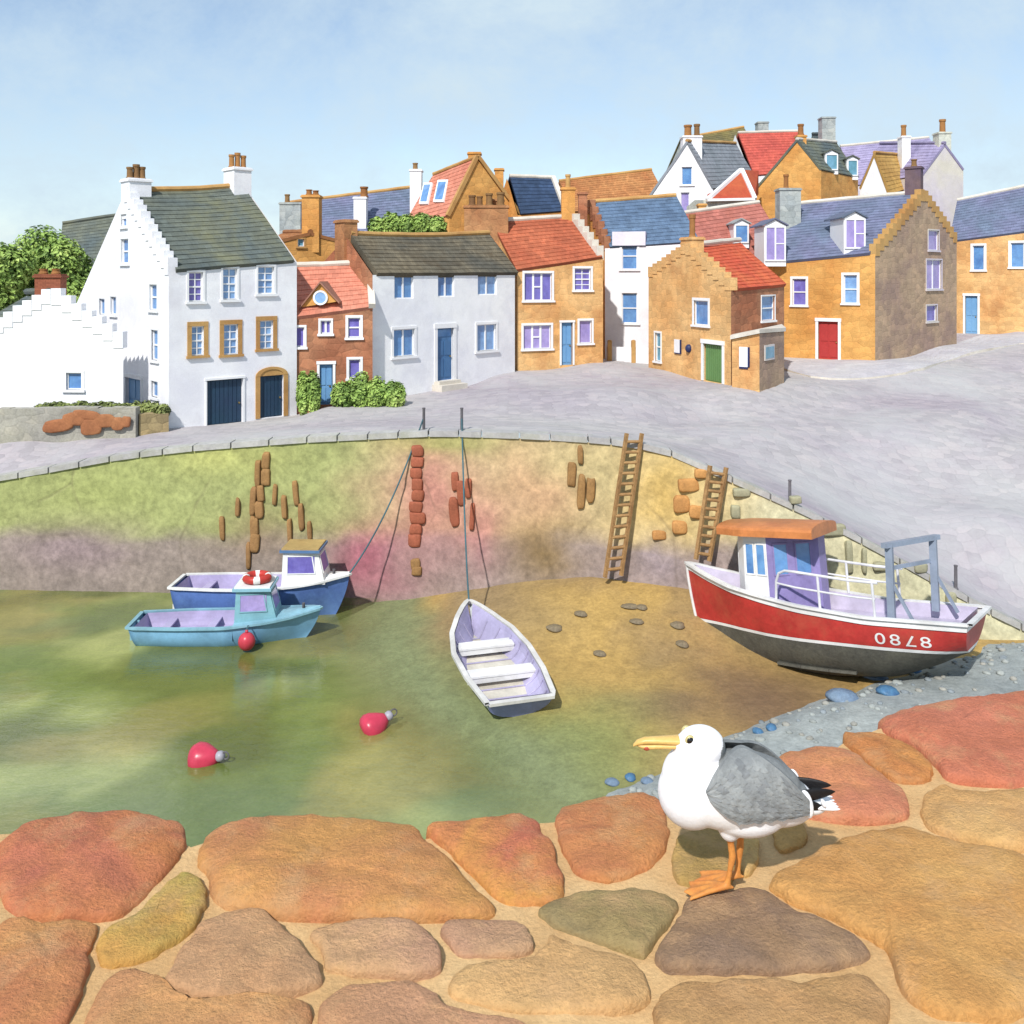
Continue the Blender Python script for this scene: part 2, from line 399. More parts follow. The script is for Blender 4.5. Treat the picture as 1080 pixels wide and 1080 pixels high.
# ------------------------------------------------------------------ harbour bed, water, shingle
def bed():
    mb=MB(); P=[]; cols=[]
    xs=[-32+.4*i for i in range(200)]; ys=[3+.4*j for j in range(84)]
    for y in ys: P.append([(x,y,hs(x,y)) for x in xs])
    mb.grid(P)
    for r in P:
        for x,y,z in r:
            px=540+x/y*F; py=HY+(HC-z)/y*F
            n=noise.fractal(Vector((x*.3,y*.3,1)),1.,2.,4)
            c=mixc((188,150,66),(158,128,74),smooth(-.35,.4,n))
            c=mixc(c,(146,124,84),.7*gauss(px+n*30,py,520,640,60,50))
            c=mixc(c,(138,150,60),.75*smooth(690,790,py+n*40)*smooth(760,620,px))
            c=mixc(c,(116,88,64),.8*gauss(px+n*40,py,800,745,90,45))  # dark brown of the boat's shadow painted into the sand
            c=mixc(c,(126,136,86),smooth(.22,.0,z)*smooth(4,1,x))
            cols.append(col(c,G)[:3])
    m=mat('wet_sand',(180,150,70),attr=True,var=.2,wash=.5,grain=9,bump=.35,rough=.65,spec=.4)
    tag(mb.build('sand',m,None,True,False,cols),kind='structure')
    w=MB(); P=[]; wc=[]; keep=[]
    xs=[-46+.5*i for i in range(110)]; ys=[3+.5*j for j in range(69)]
    for y in ys: P.append([(x,y,0.) for x in xs])
    w.grid(P)
    for r in P:
        for x,y,z in r:
            px=540+x/y*F; py=HY+HC/y*F
            d=max(0,-hs(x,y)) ; n=noise.fractal(Vector((x*.22,y*.22,9)),1.,2.,4)
            c=mixc((110,126,50),(166,172,92),smooth(-.3,.4,n))
            n2=noise.fractal(Vector((x*.16+4,y*.22,2)),1.,2.,3)
            c=mixc(c,(88,98,30),.8*smooth(.05,.5,n2))
            c=mixc(c,(106,126,76),.6*smooth(.05,.5,-n2))
            c=mixc(c,(160,142,64),.6*smooth(-.02,.4,noise.fractal(Vector((x*.2+11,y*.26,5)),1.,2.,3)))
            wc.append(col(c,G)[:3]+(smooth(.0,.55,d),))
    keepf=[i for i,f in enumerate(w.f) if min(wc[q][3] for q in f)<2 and max(wc[q][3] for q in f)>0.001]
    w.f=[w.f[i] for i in keepf]; w.m=[w.m[i] for i in keepf]; w.uv=[w.uv[i] for i in keepf]
    m=bpy.data.materials.new('harbour_water'); m.use_nodes=True; t=NT(m); b=t.n['Principled BSDF']; out=t.n['Material Output']
    a=t.new('ShaderNodeVertexColor',layer_name='Col'); tc=t.new('ShaderNodeTexCoord'); ob=tc.outputs['Object']
    n1=t.noise(ob,1.3,6,.7,.5); g=t.ramp(n1.outputs['Fac'],[(.3,(.84,.86,.84,1)),(.7,(1.16,1.14,1.12,1))])
    n4=t.noise(ob,11,5,.7); g4=t.ramp(n4.outputs['Fac'],[(.3,(.88,.9,.88,1)),(.7,(1.12,1.1,1.1,1))])
    cc=t.mix(t.mix(a.outputs['Color'],g.outputs['Color'],1.,'MULTIPLY'),g4.outputs['Color'],1.,'MULTIPLY'); t.link(cc,b.inputs['Base Color'])
    b.inputs['Roughness'].default_value=.07; b.inputs['IOR'].default_value=1.55
    mp=t.new('ShaderNodeMapping'); mp.inputs['Scale'].default_value=(1,1.9,1); t.link(ob,mp.inputs['Vector'])
    n2=t.noise(mp.outputs['Vector'],2.2,4,.6,.6); n3=t.noise(mp.outputs['Vector'],9,3,.6)
    h=t.math('ADD',n2.outputs['Fac'],t.math('MULTIPLY',n3.outputs['Fac'],.25))
    bp=t.new('ShaderNodeBump'); bp.inputs['Strength'].default_value=.1; bp.inputs['Distance'].default_value=.12; t.link(h,bp.inputs['Height']); t.link(bp.outputs['Normal'],b.inputs['Normal'])
    tr=t.new('ShaderNodeBsdfTransparent'); mx=t.new('ShaderNodeMixShader')
    fac=t.math('ADD',t.math('MULTIPLY',a.outputs['Alpha'],.95),.0)
    t.link(fac,mx.inputs[0]); t.link(tr.outputs[0],mx.inputs[1]); t.link(b.outputs[0],mx.inputs[2]); t.link(mx.outputs[0],out.inputs['Surface'])
    tag(w.build('water',m,None,True,False,wc),kind='structure')
bed()
SHL=[(520,895,20.2),(600,850,21.4),(680,818,22.5),(740,790,23.7),(800,758,25.2),(870,725,26.9),(960,695,28.5),(1044,663,30.2),(1120,645,31.0),(1300,610,32.5)]
def shz(u,v):
    pass
def shingle():
    tabX=[]; mb=MB(); P=[]; uv=[]
    pts=[plan(p,y) for p,_,y in SHL]
    line=[]
    for a,b in zip(pts,pts[1:]):
        for k in range(8): line.append(a.lerp(b,k/8))
    vs=[-.9,-.6,-.3,0,.3,.6,1,1.5,2,3,4,5,6.5,8,10,12,14,16,18,20]
    for v in vs:
        row=[]; 
        for i,p in enumerate(line):
            q=p+Vector((.42,-.9))*v+Vector((.3,-.3))*noise.noise(Vector((i*.35,1,0)))
            h=hs(q.x,q.y)-.1+.42*smooth(-.4,1.6,v)+.05*max(0,v)+.05*noise.noise(Vector((q.x*1.2,q.y*1.2,4)))
            row.append((q.x,max(2.,q.y),h))
        P.append(row)
    mb.grid(P,0,True)
    m=mat('shingle_grey',(166,172,168),(146,154,154),var=.2,wash=.5,grain=10,bump=.5,rough=.85,pattern=None)
    tag(mb.build('shingle',m,None,True),kind='structure')
    return P
SHP=shingle()
from mathutils.bvhtree import BVHTree
def bvh_of(o):
    me=o.data; return BVHTree.FromPolygons([v.co.copy() for v in me.vertices],[tuple(p.vertices) for p in me.polygons])
BV_SH=bvh_of(bpy.data.objects['shingle']); BV_SA=bvh_of(bpy.data.objects['sand'])
def hit(px,py,bvs):
    o=Vector((0,0,HC)); d=Vector(((px-540)/F,1,-(py-HY)/F)).normalized(); best=None
    for b in bvs:
        r=b.ray_cast(o,d)
        if r[0] is not None and (best is None or r[3]<best[1]): best=(r[0],r[3])
    return best[0] if best else None
def topz(x,y,bvs):
    zz=[]
    for b in bvs:
        r=b.ray_cast(Vector((x,y,20)),Vector((0,0,-1)))
        if r[0] is not None: zz.append(r[0].z)
    return max(zz) if zz else 0.
def pebbles():
    pb=mat('blue_pebble',(70,126,164),(52,100,146),var=.16,rough=.5,wash=2,grain=20,bump=.1)
    pg=mat('grey_blue_pebble',(116,140,164),(98,122,150),var=.16,rough=.6,wash=2,grain=20,bump=.1)
    ps=mat('sand_stone_grey',(140,124,92),(122,108,86),var=.2,rough=.7,wash=2,grain=12)
    L=[(963,708,19,14,'round bright blue pebble on the shingle, the smaller of two below the red stern',pb),(937,731,24,17,'biggest bright blue pebble on the shingle below the red boat',pb),
       (1010,682,20,18,'blue grey pebble on the shingle right beside the red transom',pg),(985,690,26,22,'dull blue grey pebble half under the stern of the red boat',pg),
       (890,738,36,24,'large dull blue grey pebble on the shingle above the gull',pg),(922,714,30,14,'flat dull blue pebble at the shingle edge under the red hull',pg),
       (814,769,12,12,'blue pebble right of its twin behind the head of the gull',pb),(800,773,11,12,'blue pebble left of its twin behind the head of the gull',pb),
       (646,826,16,11,'pale blue pebble on the shingle, farthest to the left of the gull',pg),(665,821,12,11,'round blue pebble in the middle of three left of the gull breast',pb),
       (683,825,14,11,'blue pebble touching the white breast of the gull in view',pg)]
    for k,(x,y,w,h,lab,m) in enumerate(L):
        p=hit(x,y,[BV_SH,BV_SA])
        if p is None: continue
        s=p.y/F; mb=MB(); mb.ellipsoid((0,0,0),w*.5*s,h*.6*s,h*.33*s,0,18,12,Matrix.Rotation(random.uniform(-.4,.4),3,'Z'),.28,1.2)
        o=mb.build('pebble',m,None,True); o.location=(p.x,p.y,p.z+h*.08*s); tag(o,lab,'pebble','blue pebbles on the shingle')
    L=[(613,648,14,9,'flat grey stone on the sand, uppermost between dinghy and red boat'),(665,640,20,8,'long grey brown stone on the sand under the long ladder'),(677,641,13,8,'grey stone just below the foot of the long ladder'),
       (672,656,16,8,'oval grey stone second below the foot of the long ladder'),(715,660,16,10,'grey stone on the sand beside the bow of the red boat'),(585,663,18,10,'pale brown stone on the sand right of the dinghy'),
       (633,690,14,9,'lone brown stone in the middle of the open sand'),(720,680,14,10,'darker stone on the sand below the red bow')]
    for x,y,w,h,lab in L:
        p=hit(x,y,[BV_SA]); s=p.y/F; mb=MB(); mb.ellipsoid((0,0,0),w*.5*s,h*.8*s,h*.3*s,0,16,10,Matrix.Rotation(random.uniform(-.4,.4),3,'Z'),.3,1.3)
        o=mb.build('stone',ps,None,True); o.location=p+Vector((0,0,h*.05*s)); tag(o,lab,'stone','stones lying on the sand')
    mb=MB(); ms=[mat('pebble_a',(164,170,166),var=.15,bump=.1),mat('pebble_b',(142,152,158),var=.15,bump=.1),mat('pebble_c',(168,166,156),var=.15,bump=.1)]
    n=0
    while n<1300:
        x=random.uniform(0,19); y=random.uniform(15,32)
        r=BV_SH.ray_cast(Vector((x,y,20)),Vector((0,0,-1))); q=BV_SA.ray_cast(Vector((x,y,20)),Vector((0,0,-1)))
        n+=1
        if r[0] is None or (q[0] is not None and r[0].z<q[0].z+.01): continue
        s=random.uniform(.035,.11)*(1.4 if random.random()<.1 else 1)
        mb.ellipsoid(r[0]+Vector((0,0,s*.15)),s*random.uniform(.9,1.4),s,s*.55,random.randrange(3),7,5,Matrix.Rotation(random.uniform(0,3),3,'Z'),.3,1.2)
    tag(mb.build('gravel',ms,None,True),kind='stuff')
pebbles()

# ------------------------------------------------------------------ buildings
def prof_at(prof,t): return pw(prof,t)
class House:
    def __init__(s, name, label, FL, FR, depth=None, BL=None, BR=None, zb=None, eave=None, beave=None, ridge='x', f=(.5,.5), ry=(0,0), walls=None, roof=None,
                 cat='house', ov=.12, coping=None, copm=None, ridgem=None, steps=(), eavec=True, group=None, courses=True, sag=.0, ovs=(.1,.1), roofth=.14):
        s.FL=plan(*FL); s.FR=plan(*FR)
        if BL: s.BL=plan(*BL); s.BR=plan(*BR) if BR else s.FR+(s.BL-s.FL)
        elif BR: s.BR=plan(*BR); s.BL=s.FL+(s.BR-s.FR)
        else:
            d=(s.FR-s.FL).normalized(); s.BL=s.FL+Vector((-d.y,d.x))*depth; s.BR=s.FR+Vector((-d.y,d.x))*depth
        c=[s.FL,s.FR,s.BR,s.BL]
        if zb is None: s.zb=[ground(p.x,p.y)-.5 for p in c]
        else:
            zz=zb if isinstance(zb,(list,tuple)) else [zb]*4
            s.zb=[z-.5 for z in (list(zz)+[zz[1],zz[0]])[:4]]
        s.ze=[zat(eave[0],FL[1]), zat(eave[1],FR[1])]
        s.ze += [zat(beave[1],s.BR.y) if beave else s.ze[1], zat(beave[0],s.BL.y) if beave else s.ze[0]]
        s.kind=ridge
        if ridge=='x':
            s.A=s.FL.lerp(s.BL,f[0]); s.B=s.FR.lerp(s.BR,f[1])
        else:
            s.A=s.FL.lerp(s.FR,f[0]); s.B=s.BL.lerp(s.BR,f[1])
        s.A=Vector((s.A.x,s.A.y,zat(ry[0],s.A.y))); s.B=Vector((s.B.x,s.B.y,zat(ry[1],s.B.y)))
        base=(s.FL+s.FR+s.BR+s.BL)/4
        s.root=empty(name,(base.x,base.y,min(s.zb)+.5),label,cat,group)
        w=walls; s.w=w if isinstance(w,dict) else {k:w for k in ('front','right','back','left')}
        s.roofm=roof; s.ov=ov; s.holes={'front':[], 'right':[], 'back':[], 'left':[]}; s.ops=[]
        s.coping=coping; s.copm=copm or COPE; s.ridgem=ridgem; s.steps=steps; s.sag=sag; s.ovs=ovs; s.th=roofth; s.fo=-.32 if any((k if isinstance(k,str) else k[0])=='front' for k in steps) else .05
        zA,zB=s.A.z,s.B.z
        if ridge=='x':
            s.side={'front':(s.FL,s.FR,s.zb[0],s.zb[1],[(0,s.ze[0]),(1,s.ze[1])]),
                    'right':(s.FR,s.BR,s.zb[1],s.zb[2],[(0,s.ze[1]),(f[1],zB),(1,s.ze[2])]),
                    'back':(s.BR,s.BL,s.zb[2],s.zb[3],[(0,s.ze[2]),(1,s.ze[3])]),
                    'left':(s.BL,s.FL,s.zb[3],s.zb[0],[(0,s.ze[3]),(1-f[0],zA),(1,s.ze[0])])}
        else:
            s.side={'front':(s.FL,s.FR,s.zb[0],s.zb[1],[(0,s.ze[0]),(f[0],zA),(1,s.ze[1])]),
                    'right':(s.FR,s.BR,s.zb[1],s.zb[2],[(0,s.ze[1]),(1,s.ze[2])]),
                    'back':(s.BR,s.BL,s.zb[2],s.zb[3],[(0,s.ze[2]),(1-f[1],zB),(1,s.ze[3])]),
                    'left':(s.BL,s.FL,s.zb[3],s.zb[0],[(0,s.ze[3]),(1,s.ze[0])])}
    def frame(s, side):
        A,B=s.side[side][:2]; L=(B-A).length; d=(B-A)/L; return A,Vector((d.x,d.y,0)),Vector((d.y,-d.x,0)),L
    def tpx(s, side, px):
        A,B=s.side[side][:2]; k=(px-540)/F; dx,dy=B.x-A.x,B.y-A.y
        t=(k*A.y-A.x)/(dx-k*dy); return t, A.y+t*dy
    def rect(s, side, px0, px1, py0, py1):
        t0,_=s.tpx(side,px0); t1,_=s.tpx(side,px1)
        if t0>t1: t0,t1=t1,t0
        _,Y=s.tpx(side,(px0+px1)/2)
        z0,z1=sorted((zat(py0,Y),zat(py1,Y))); return t0,t1,z0,z1
    def win(s, side, px0, px1, py0, py1, style='sash', pane=GB, trim=TRIMW, sw=.13, frame=TRIMW, sill=True):
        r=s.rect(side,px0,px1,py0,py1); s.holes[side].append(r); s.ops.append(('win',side,r,style,pane,trim,sw,frame,sill))
    def door(s, side, px0, px1, py0, py1, m=D_BLUE, trim=TRIMW, sw=.14, style='plank', light=None, step=False, arch=False):
        r=s.rect(side,px0,px1,py0,py1); s.holes[side].append(r); s.ops.append(('door',side,r,style,m,trim,sw,light,step,arch))
    def build(s):
        keys=('front','right','back','left'); ms=[]
        for k in keys:
            if s.w[k] not in ms: ms.append(s.w[k])
        mb=MB()
        for k in keys: s._wall(mb,k,ms.index(s.w[k]))
        mb.build('wall',ms,s.root)
        for op in s.ops:
            if op[0]=='win': s._win(*op[1:])
            else: s._door(*op[1:])
        if s.roofm: s._roof()
        if s.coping:
            for k in s.coping: s._coping(k)
        for k in s.steps: s._steps(*k) if isinstance(k,tuple) else s._steps(k)
        return s
    def _wall(s, mb, side, m):
        A,B,zA,zB,prof=s.side[side]; L=(B-A).length; d=(B-A)/L; n=Vector((d.y,-d.x,0)); hol=s.holes[side]
        xs=sorted(set([round(v,5) for v in [0,1]+[p[0] for p in prof]+[v for h in hol for v in h[:2]] if 0<=v<=1]))
        def P(t,z,o=0): return Vector((A.x+(B.x-A.x)*t, A.y+(B.y-A.y)*t, z))+n*o
        for a,b in zip(xs,xs[1:]):
            mid=(a+b)/2; hs_=sorted([h for h in hol if h[0]-1e-5<mid<h[1]+1e-5], key=lambda h:h[2])
            la,lb=lerp(zA,zB,a),lerp(zA,zB,b)
            for h in hs_+[None]:
                ta,tb=(h[2],h[2]) if h else (pw(prof,a),pw(prof,b))
                if ta>la+1e-4 or tb>lb+1e-4:
                    mb.poly([P(a,la),P(b,lb),P(b,tb),P(a,ta)],m,[(a*L,la),(b*L,lb),(b*L,tb),(a*L,ta)])
                if h: la=lb=h[3]
        for t0,t1,z0,z1 in hol:
            q=-.24
            for p in ([P(t0,z0),P(t1,z0),P(t1,z0,q),P(t0,z0,q)],[P(t1,z1),P(t0,z1),P(t0,z1,q),P(t1,z1,q)],[P(t0,z1),P(t0,z0),P(t0,z0,q),P(t0,z1,q)],[P(t1,z0),P(t1,z1),P(t1,z1,q),P(t1,z0,q)]):
                mb.poly(p,m,[(0,0),(.3,0),(.3,.3),(0,.3)])
    def _bx(s, mb, A, d, n, t0, t1, z0, z1, o0, o1, m=0):   # t in metres
        mb.box(Vector((A.x,A.y,z0))+d*t0+n*o0, d*(t1-t0), n*(o1-o0), Vector((0,0,z1-z0)), m)
    def _win(s, side, r, style, pane, trim, sw, frame, sill):
        A,d,n,L=s.frame(side); t0,t1,z0,z1=r[0]*L,r[1]*L,r[2],r[3]; mb=MB(); bx=lambda *a: s._bx(mb,A,d,n,*a)
        if trim:
            bx(t0-sw,t0,z0,z1,-.05,.035,1); bx(t1,t1+sw,z0,z1,-.05,.037,1)
            bx(t0-sw,t1+sw,z1,z1+sw,-.05,.045,1)
            if not sill: bx(t0-sw,t1+sw,z0-sw,z0,-.05,.04,1)
        w=.055; o0,o1=-.17,-.08
        bx(t0,t0+w,z0,z1,o0,o1); bx(t1-w,t1,z0,z1,o0,o1); bx(t0+w,t1-w,z0,z0+w,o0,o1); bx(t0+w,t1-w,z1-w,z1,o0,o1)
        b=.022; zm=(z0+z1)/2; tm=(t0+t1)/2
        if style in ('sash','grid'): bx(t0+w,t1-w,zm-.035,zm+.035,o0+.01,o1+.004)
        if style in ('case','case2','grid','grid3'):
            e=.05 if style!='grid' else b
            bx(tm-e,tm+e,z0+w,z1-w,o0+.015,o1-.008)
        if style in ('case2',): bx(t0+w,t1-w,z0+(z1-z0)*.33-b,z0+(z1-z0)*.33+b,o0+.02,o1-.02); bx(t0+w,t1-w,z0+(z1-z0)*.67-b,z0+(z1-z0)*.67+b,o0+.02,o1-.02)
        if style=='grid': 
            for q in (.25,.75): bx(t0+w,t1-w,z0+(z1-z0)*q-b,z0+(z1-z0)*q+b,o0+.02,o1-.02)
        if style=='case3':
            for q in (.34,.64): bx(lerp(t0,t1,q)-.06,lerp(t0,t1,q)+.06,z0+w,z1-w,o0+.015,o1-.008)
            bx(lerp(t0,t1,.34)+.06,lerp(t0,t1,.64)-.06,zm-.04,zm+.04,o0+.01,o1+.003)
        wd=mb.build('window',[frame,trim or frame],s.root)
        pm=MB(); s._bx(pm,A,d,n,t0+.01,t1-.01,z0+.01,z1-.01,-.21,-.13); pm.build('pane',pane,wd)
        if sill:
            sm=MB(); s._bx(sm,A,d,n,t0-sw-.05,t1+sw+.05,z0-.11,z0,-.1,.11); sm.build('sill',trim or frame,wd)
    def _door(s, side, r, style, m, trim, sw, light, step, arch):
        A,d,n,L=s.frame(side); t0,t1,z0,z1=r[0]*L,r[1]*L,r[2],r[3]
        leaf=MB(); s._bx(leaf,A,d,n,t0+.02,t1-.02,z0,z1-.02,-.23,-.13)
        wd=t1-t0
        if style=='plank':
            k=max(3,int(wd/.2))
            for i in range(k): s._bx(leaf,A,d,n,lerp(t0+.04,t1-.04,i/k)+.012,lerp(t0+.04,t1-.04,(i+1)/k)-.012,z0+.06,(z1-.06) if not light else lerp(z0,z1,.8),-.14,-.105)
        else:
            for u0,u1 in ((.1,.46),(.54,.9)):
                for v0,v1 in ((.06,.42),(.48,.76 if light else .94)):
                    s._bx(leaf,A,d,n,lerp(t0,t1,u0),lerp(t0,t1,u1),lerp(z0,z1,v0),lerp(z0,z1,v1),-.14,-.1)
        D=leaf.build('door',m,s.root)
        hb=MB(); c=Vector((A.x,A.y,lerp(z0,z1,.45)))+d*(t1-.14)+n*-.08; hb.ellipsoid(c,.05,.05,.05,0,8,6); hb.build('handle',BRASS,D)
        fr=MB(); bx=lambda *a: s._bx(fr,A,d,n,*a)
        bx(t0-sw,t0,z0,z1,-.05,.05); bx(t1,t1+sw,z0,z1,-.05,.052)
        if arch:
            N=10; rr=(wd/2+sw); c0=(t0+t1)/2
            for i in range(N):
                a0,a1=pi*i/N,pi*(i+1)/N
                pts=[]
                for ro,of in ((wd/2*1.02,.06),(rr,.06)):
                    pass
                def Q(r_,a,o): return Vector((A.x,A.y,z1+r_*sin(a)*.5))+d*(c0+r_*cos(a))+n*o
                ri=wd/2-.02
                q=[Q(ri,a0,.06),Q(rr,a0,.06),Q(rr,a1,.06),Q(ri,a1,.06)]; p=[Q(ri,a0,-.05),Q(rr,a0,-.05),Q(rr,a1,-.05),Q(ri,a1,-.05)]
                fr.poly(q); fr.poly([q[1],p[1],p[2],q[2]]); fr.poly([q[0],q[3],p[3],p[0]])
            fan=MB()
            def Q2(r_,a): return Vector((A.x,A.y,z1+r_*sin(a)*.5))+d*(c0+r_*cos(a))+n*.02
            fan.poly([Q2(wd/2,pi*i/N) for i in range(N+1)]); fan.build('fanlight',trim,D)
        else: bx(t0-sw-.03,t1+sw+.03,z1,z1+sw*1.25,-.05,.075)
        fr.build('door_frame',trim,D)
        if light:
            lb=MB(); s._bx(lb,A,d,n,t0+.08,t1-.08,lerp(z0,z1,.84),lerp(z0,z1,.97),-.14,-.11); lb.build('fanlight',light,D)
        if step:
            sb=MB(); s._bx(sb,A,d,n,t0-.35,t1+.35,z0-.6,z0-.17,0.002,.75); s._bx(sb,A,d,n,t0-.2,t1+.2,z0-.168,z0,0.003,.4); sb.build('doorstep',COPE,s.root)
    def slope(s, name, E0, E1, R0, R1, parent, o0=None, o1=None, m=None):
        """one roof slope, eave E0-E1 (left to right seen from outside), ridge R0-R1: overlapping courses with a soft, old edge"""
        E0,E1,R0,R1=[Vector(v) for v in (E0,E1,R0,R1)]
        o0=s.ovs[0] if o0 is None else o0; o1=s.ovs[1] if o1 is None else o1
        u=(E1-E0).normalized(); up=((R0+R1)/2-(E0+E1)/2); nn=u.cross(up).normalized(); upn=up.normalized()
        E0=E0-upn*s.ov; E1=E1-upn*s.ov
        E0=E0-u*o0; R0=R0-u*o0; E1=E1+u*o1; R1=R1+u*o1
        Ls=up.length; n=max(3,round(Ls/.36)); W=max((E1-E0).length,(R1-R0).length); c=max(2,int(W/.9)); mb=MB()
        sd=random.random()*50
        def P(a,b,h): 
            p=E0.lerp(E1,a).lerp(R0.lerp(R1,a),b)
            return p+nn*(h+.035*noise.noise(Vector((a*W*.5,b*Ls*.5,sd))))-Vector((0,0,s.sag*sin(pi*a)*b))
        for i in range(n):
            b0,b1=i/n,(i+1)/n+.2/n; b1=min(1.,b1)
            for j in range(c):
                a0,a1=j/c,(j+1)/c
                lo=.055; hi=.02
                p=[P(a0,b0,lo),P(a1,b0,lo),P(a1,b1,hi),P(a0,b1,hi)]
                mb.poly(p,0,[(a0*W,b0*Ls),(a1*W,b0*Ls),(a1*W,b1*Ls),(a0*W,b1*Ls)])
                q=[P(a0,b0,-.0),P(a1,b0,-.0)]
                mb.poly([q[0],q[1],p[1],p[0]],0,[(a0*W,b0*Ls),(a1*W,b0*Ls),(a1*W,b0*Ls),(a0*W,b0*Ls)])
            for a,sgn in ((0,1),(1,-1)):
                p=[P(a,b0,.055),P(a,i/n+1/n,.055),P(a,i/n+1/n,-s.th),P(a,b0,-s.th)]
                mb.poly(p if sgn<0 else p[::-1],0)
        for j in range(c):
            a0,a1=j/c,(j+1)/c
            mb.poly([P(a0,0,-s.th),P(a1,0,-s.th),P(a1,0,.0),P(a0,0,.0)],0)
            mb.poly([P(a0,0,-s.th),P(a0,1,-s.th),P(a1,1,-s.th),P(a1,0,-s.th)],0)
        return mb.build(name, m or s.roofm, parent)
    def _roof(s):
        z=lambda p,h: Vector((p.x,p.y,h))
        FL,FR,BR,BL=z(s.FL,s.ze[0]),z(s.FR,s.ze[1]),z(s.BR,s.ze[2]),z(s.BL,s.ze[3])
        lift=Vector((0,0,.13 if s.fo>0 else -.02))
        if s.kind=='x': 
            r=s.slope('roof',FL+lift,FR+lift,s.A+lift,s.B+lift,s.root); s.slope('roof',BR+lift,BL+lift,s.B+lift,s.A+lift,s.root,s.ovs[1],s.ovs[0])
        else:
            r=s.slope('roof',FR+lift,BR+lift,s.A+lift,s.B+lift,s.root,s.fo,.1); s.slope('roof',BL+lift,FL+lift,s.B+lift,s.A+lift,s.root,.1,s.fo)
        s.roofo=r
        rb=MB(); pts=[]
        d=(s.B-s.A).normalized()
        a=s.A+Vector((0,0,.2))-d*(s.ovs[0] if s.kind=='x' else s.fo); b=s.B+Vector((0,0,.2))+d*s.ovs[1]
        N=10
        for i in range(N+1):
            p=a.lerp(b,i/N); pts.append(p-Vector((0,0,s.sag*sin(pi*i/N)))+Vector((0,0,random.uniform(-.015,.015))))
        rb.tube(pts,.15,8); rb.build('ridge',s.ridgem or s.roofm,r)
    def _coping(s, side):
        A,d,n,L=s.frame(side); prof=s.side[side][4]; mb=MB()
        for (a,za),(b,zb) in zip(prof,prof[1:]):
            p=Vector((A.x,A.y,za+.24))+d*(a*L); q=Vector((A.x,A.y,zb+.24))+d*(b*L)
            if zb>za: p=p-(q-p).normalized()*.25
            else: q=q+(q-p).normalized()*.25
            p=p-n*.07; q=q-n*.07; up=(q-p).normalized().cross(n); up=up if up.z>0 else -up
            mb.box(p-n*.13-up*.12,(q-p),n*.32,up*.27)
        mb.build('skew_coping',s.copm,s.root)
    def _steps(s, side, size=.55, m=None, only=None):
        A,d,n,L=s.frame(side); prof=s.side[side][4]; mb=MB()
        for k,((a,za),(b,zb)) in enumerate(zip(prof,prof[1:])):
            if only is not None and k not in only: continue
            N=max(3,int(abs(b-a)*L/size))
            for i in range(N):
                t0,t1=lerp(a,b,i/N),lerp(a,b,(i+1)/N); z0,z1=lerp(za,zb,i/N),lerp(za,zb,(i+1)/N)
                lo=min(z0,z1)-.12+random.uniform(-.02,.02); hi=max(z0,z1)+.3+random.uniform(-.03,.03)
                s._bx(mb,A,d,n,t0*L+.008,t1*L-.008,lo,hi,-.4,.045)
        mb.build('crow_steps',m or s.w[side],s.root)
    def chimney(s, c, w, dp, z0, z1, m, pots=(), d=None, cap=None, capm=None, taper=0):
        if d is None: d=s.frame('front')[1]
        d=Vector((d.x,d.y,0)).normalized(); e=Vector((-d.y,d.x,0)); mb=MB(); c=Vector((c[0],c[1],0))
        mb.box(c-d*w/2-e*dp/2+Vector((0,0,z0)),d*w,e*dp,Vector((0,0,z1-z0-.16)))
        k=.07
        mb.box(c-d*(w/2+k)-e*(dp/2+k)+Vector((0,0,z1-.16)),d*(w+2*k),e*(dp+2*k),Vector((0,0,.1)),1)
        mb.box(c-d*(w/2+k*.3)-e*(dp/2+k*.3)+Vector((0,0,z1-.06)),d*(w+.6*k),e*(dp+.6*k),Vector((0,0,.06)),1)
        ch=mb.build('chimney',[m,capm or m],s.root)
        for off,r,h,pm in pots:
            pb=MB(); pb.lathe([(r*1.05,0),(r*1.05,.06),(r*.86,.1),(r*.8,h*.8),(r*.98,h*.84),(r*.98,h),(r*.7,h),(r*.7,h*.7)],c+d*off+Vector((0,0,z1)),None,12)
            pb.build('chimney_pot',pm,ch)
        return ch
    def chimpx(s, pl, pr, ytop, Y, m, dp=None, pots=(), down=2.5, d=Vector((1,0,0)), capm=None):
        """a stack whose left and right edges and top stand at those photo columns and row, Y metres away; pots=(column,top row,width px,material)"""
        w=(pr-pl)/F*Y; c=plan((pl+pr)/2,Y); z1=zat(ytop,Y)
        dd=Vector((d.x,d.y,0)).normalized()
        dp=dp or w*.8
        ww=w if abs(dd.y)<.01 else max(.5,(w-dp*abs(dd.y))/abs(dd.x))
        return s.chimney(c,ww,dp,z1-down,z1,m,[((px-(pl+pr)/2)/F*Y/max(.4,dd.x),wp/2/F*Y,zat(pt,Y)-z1,pm) for px,pt,wp,pm in pots],dd,None,capm)
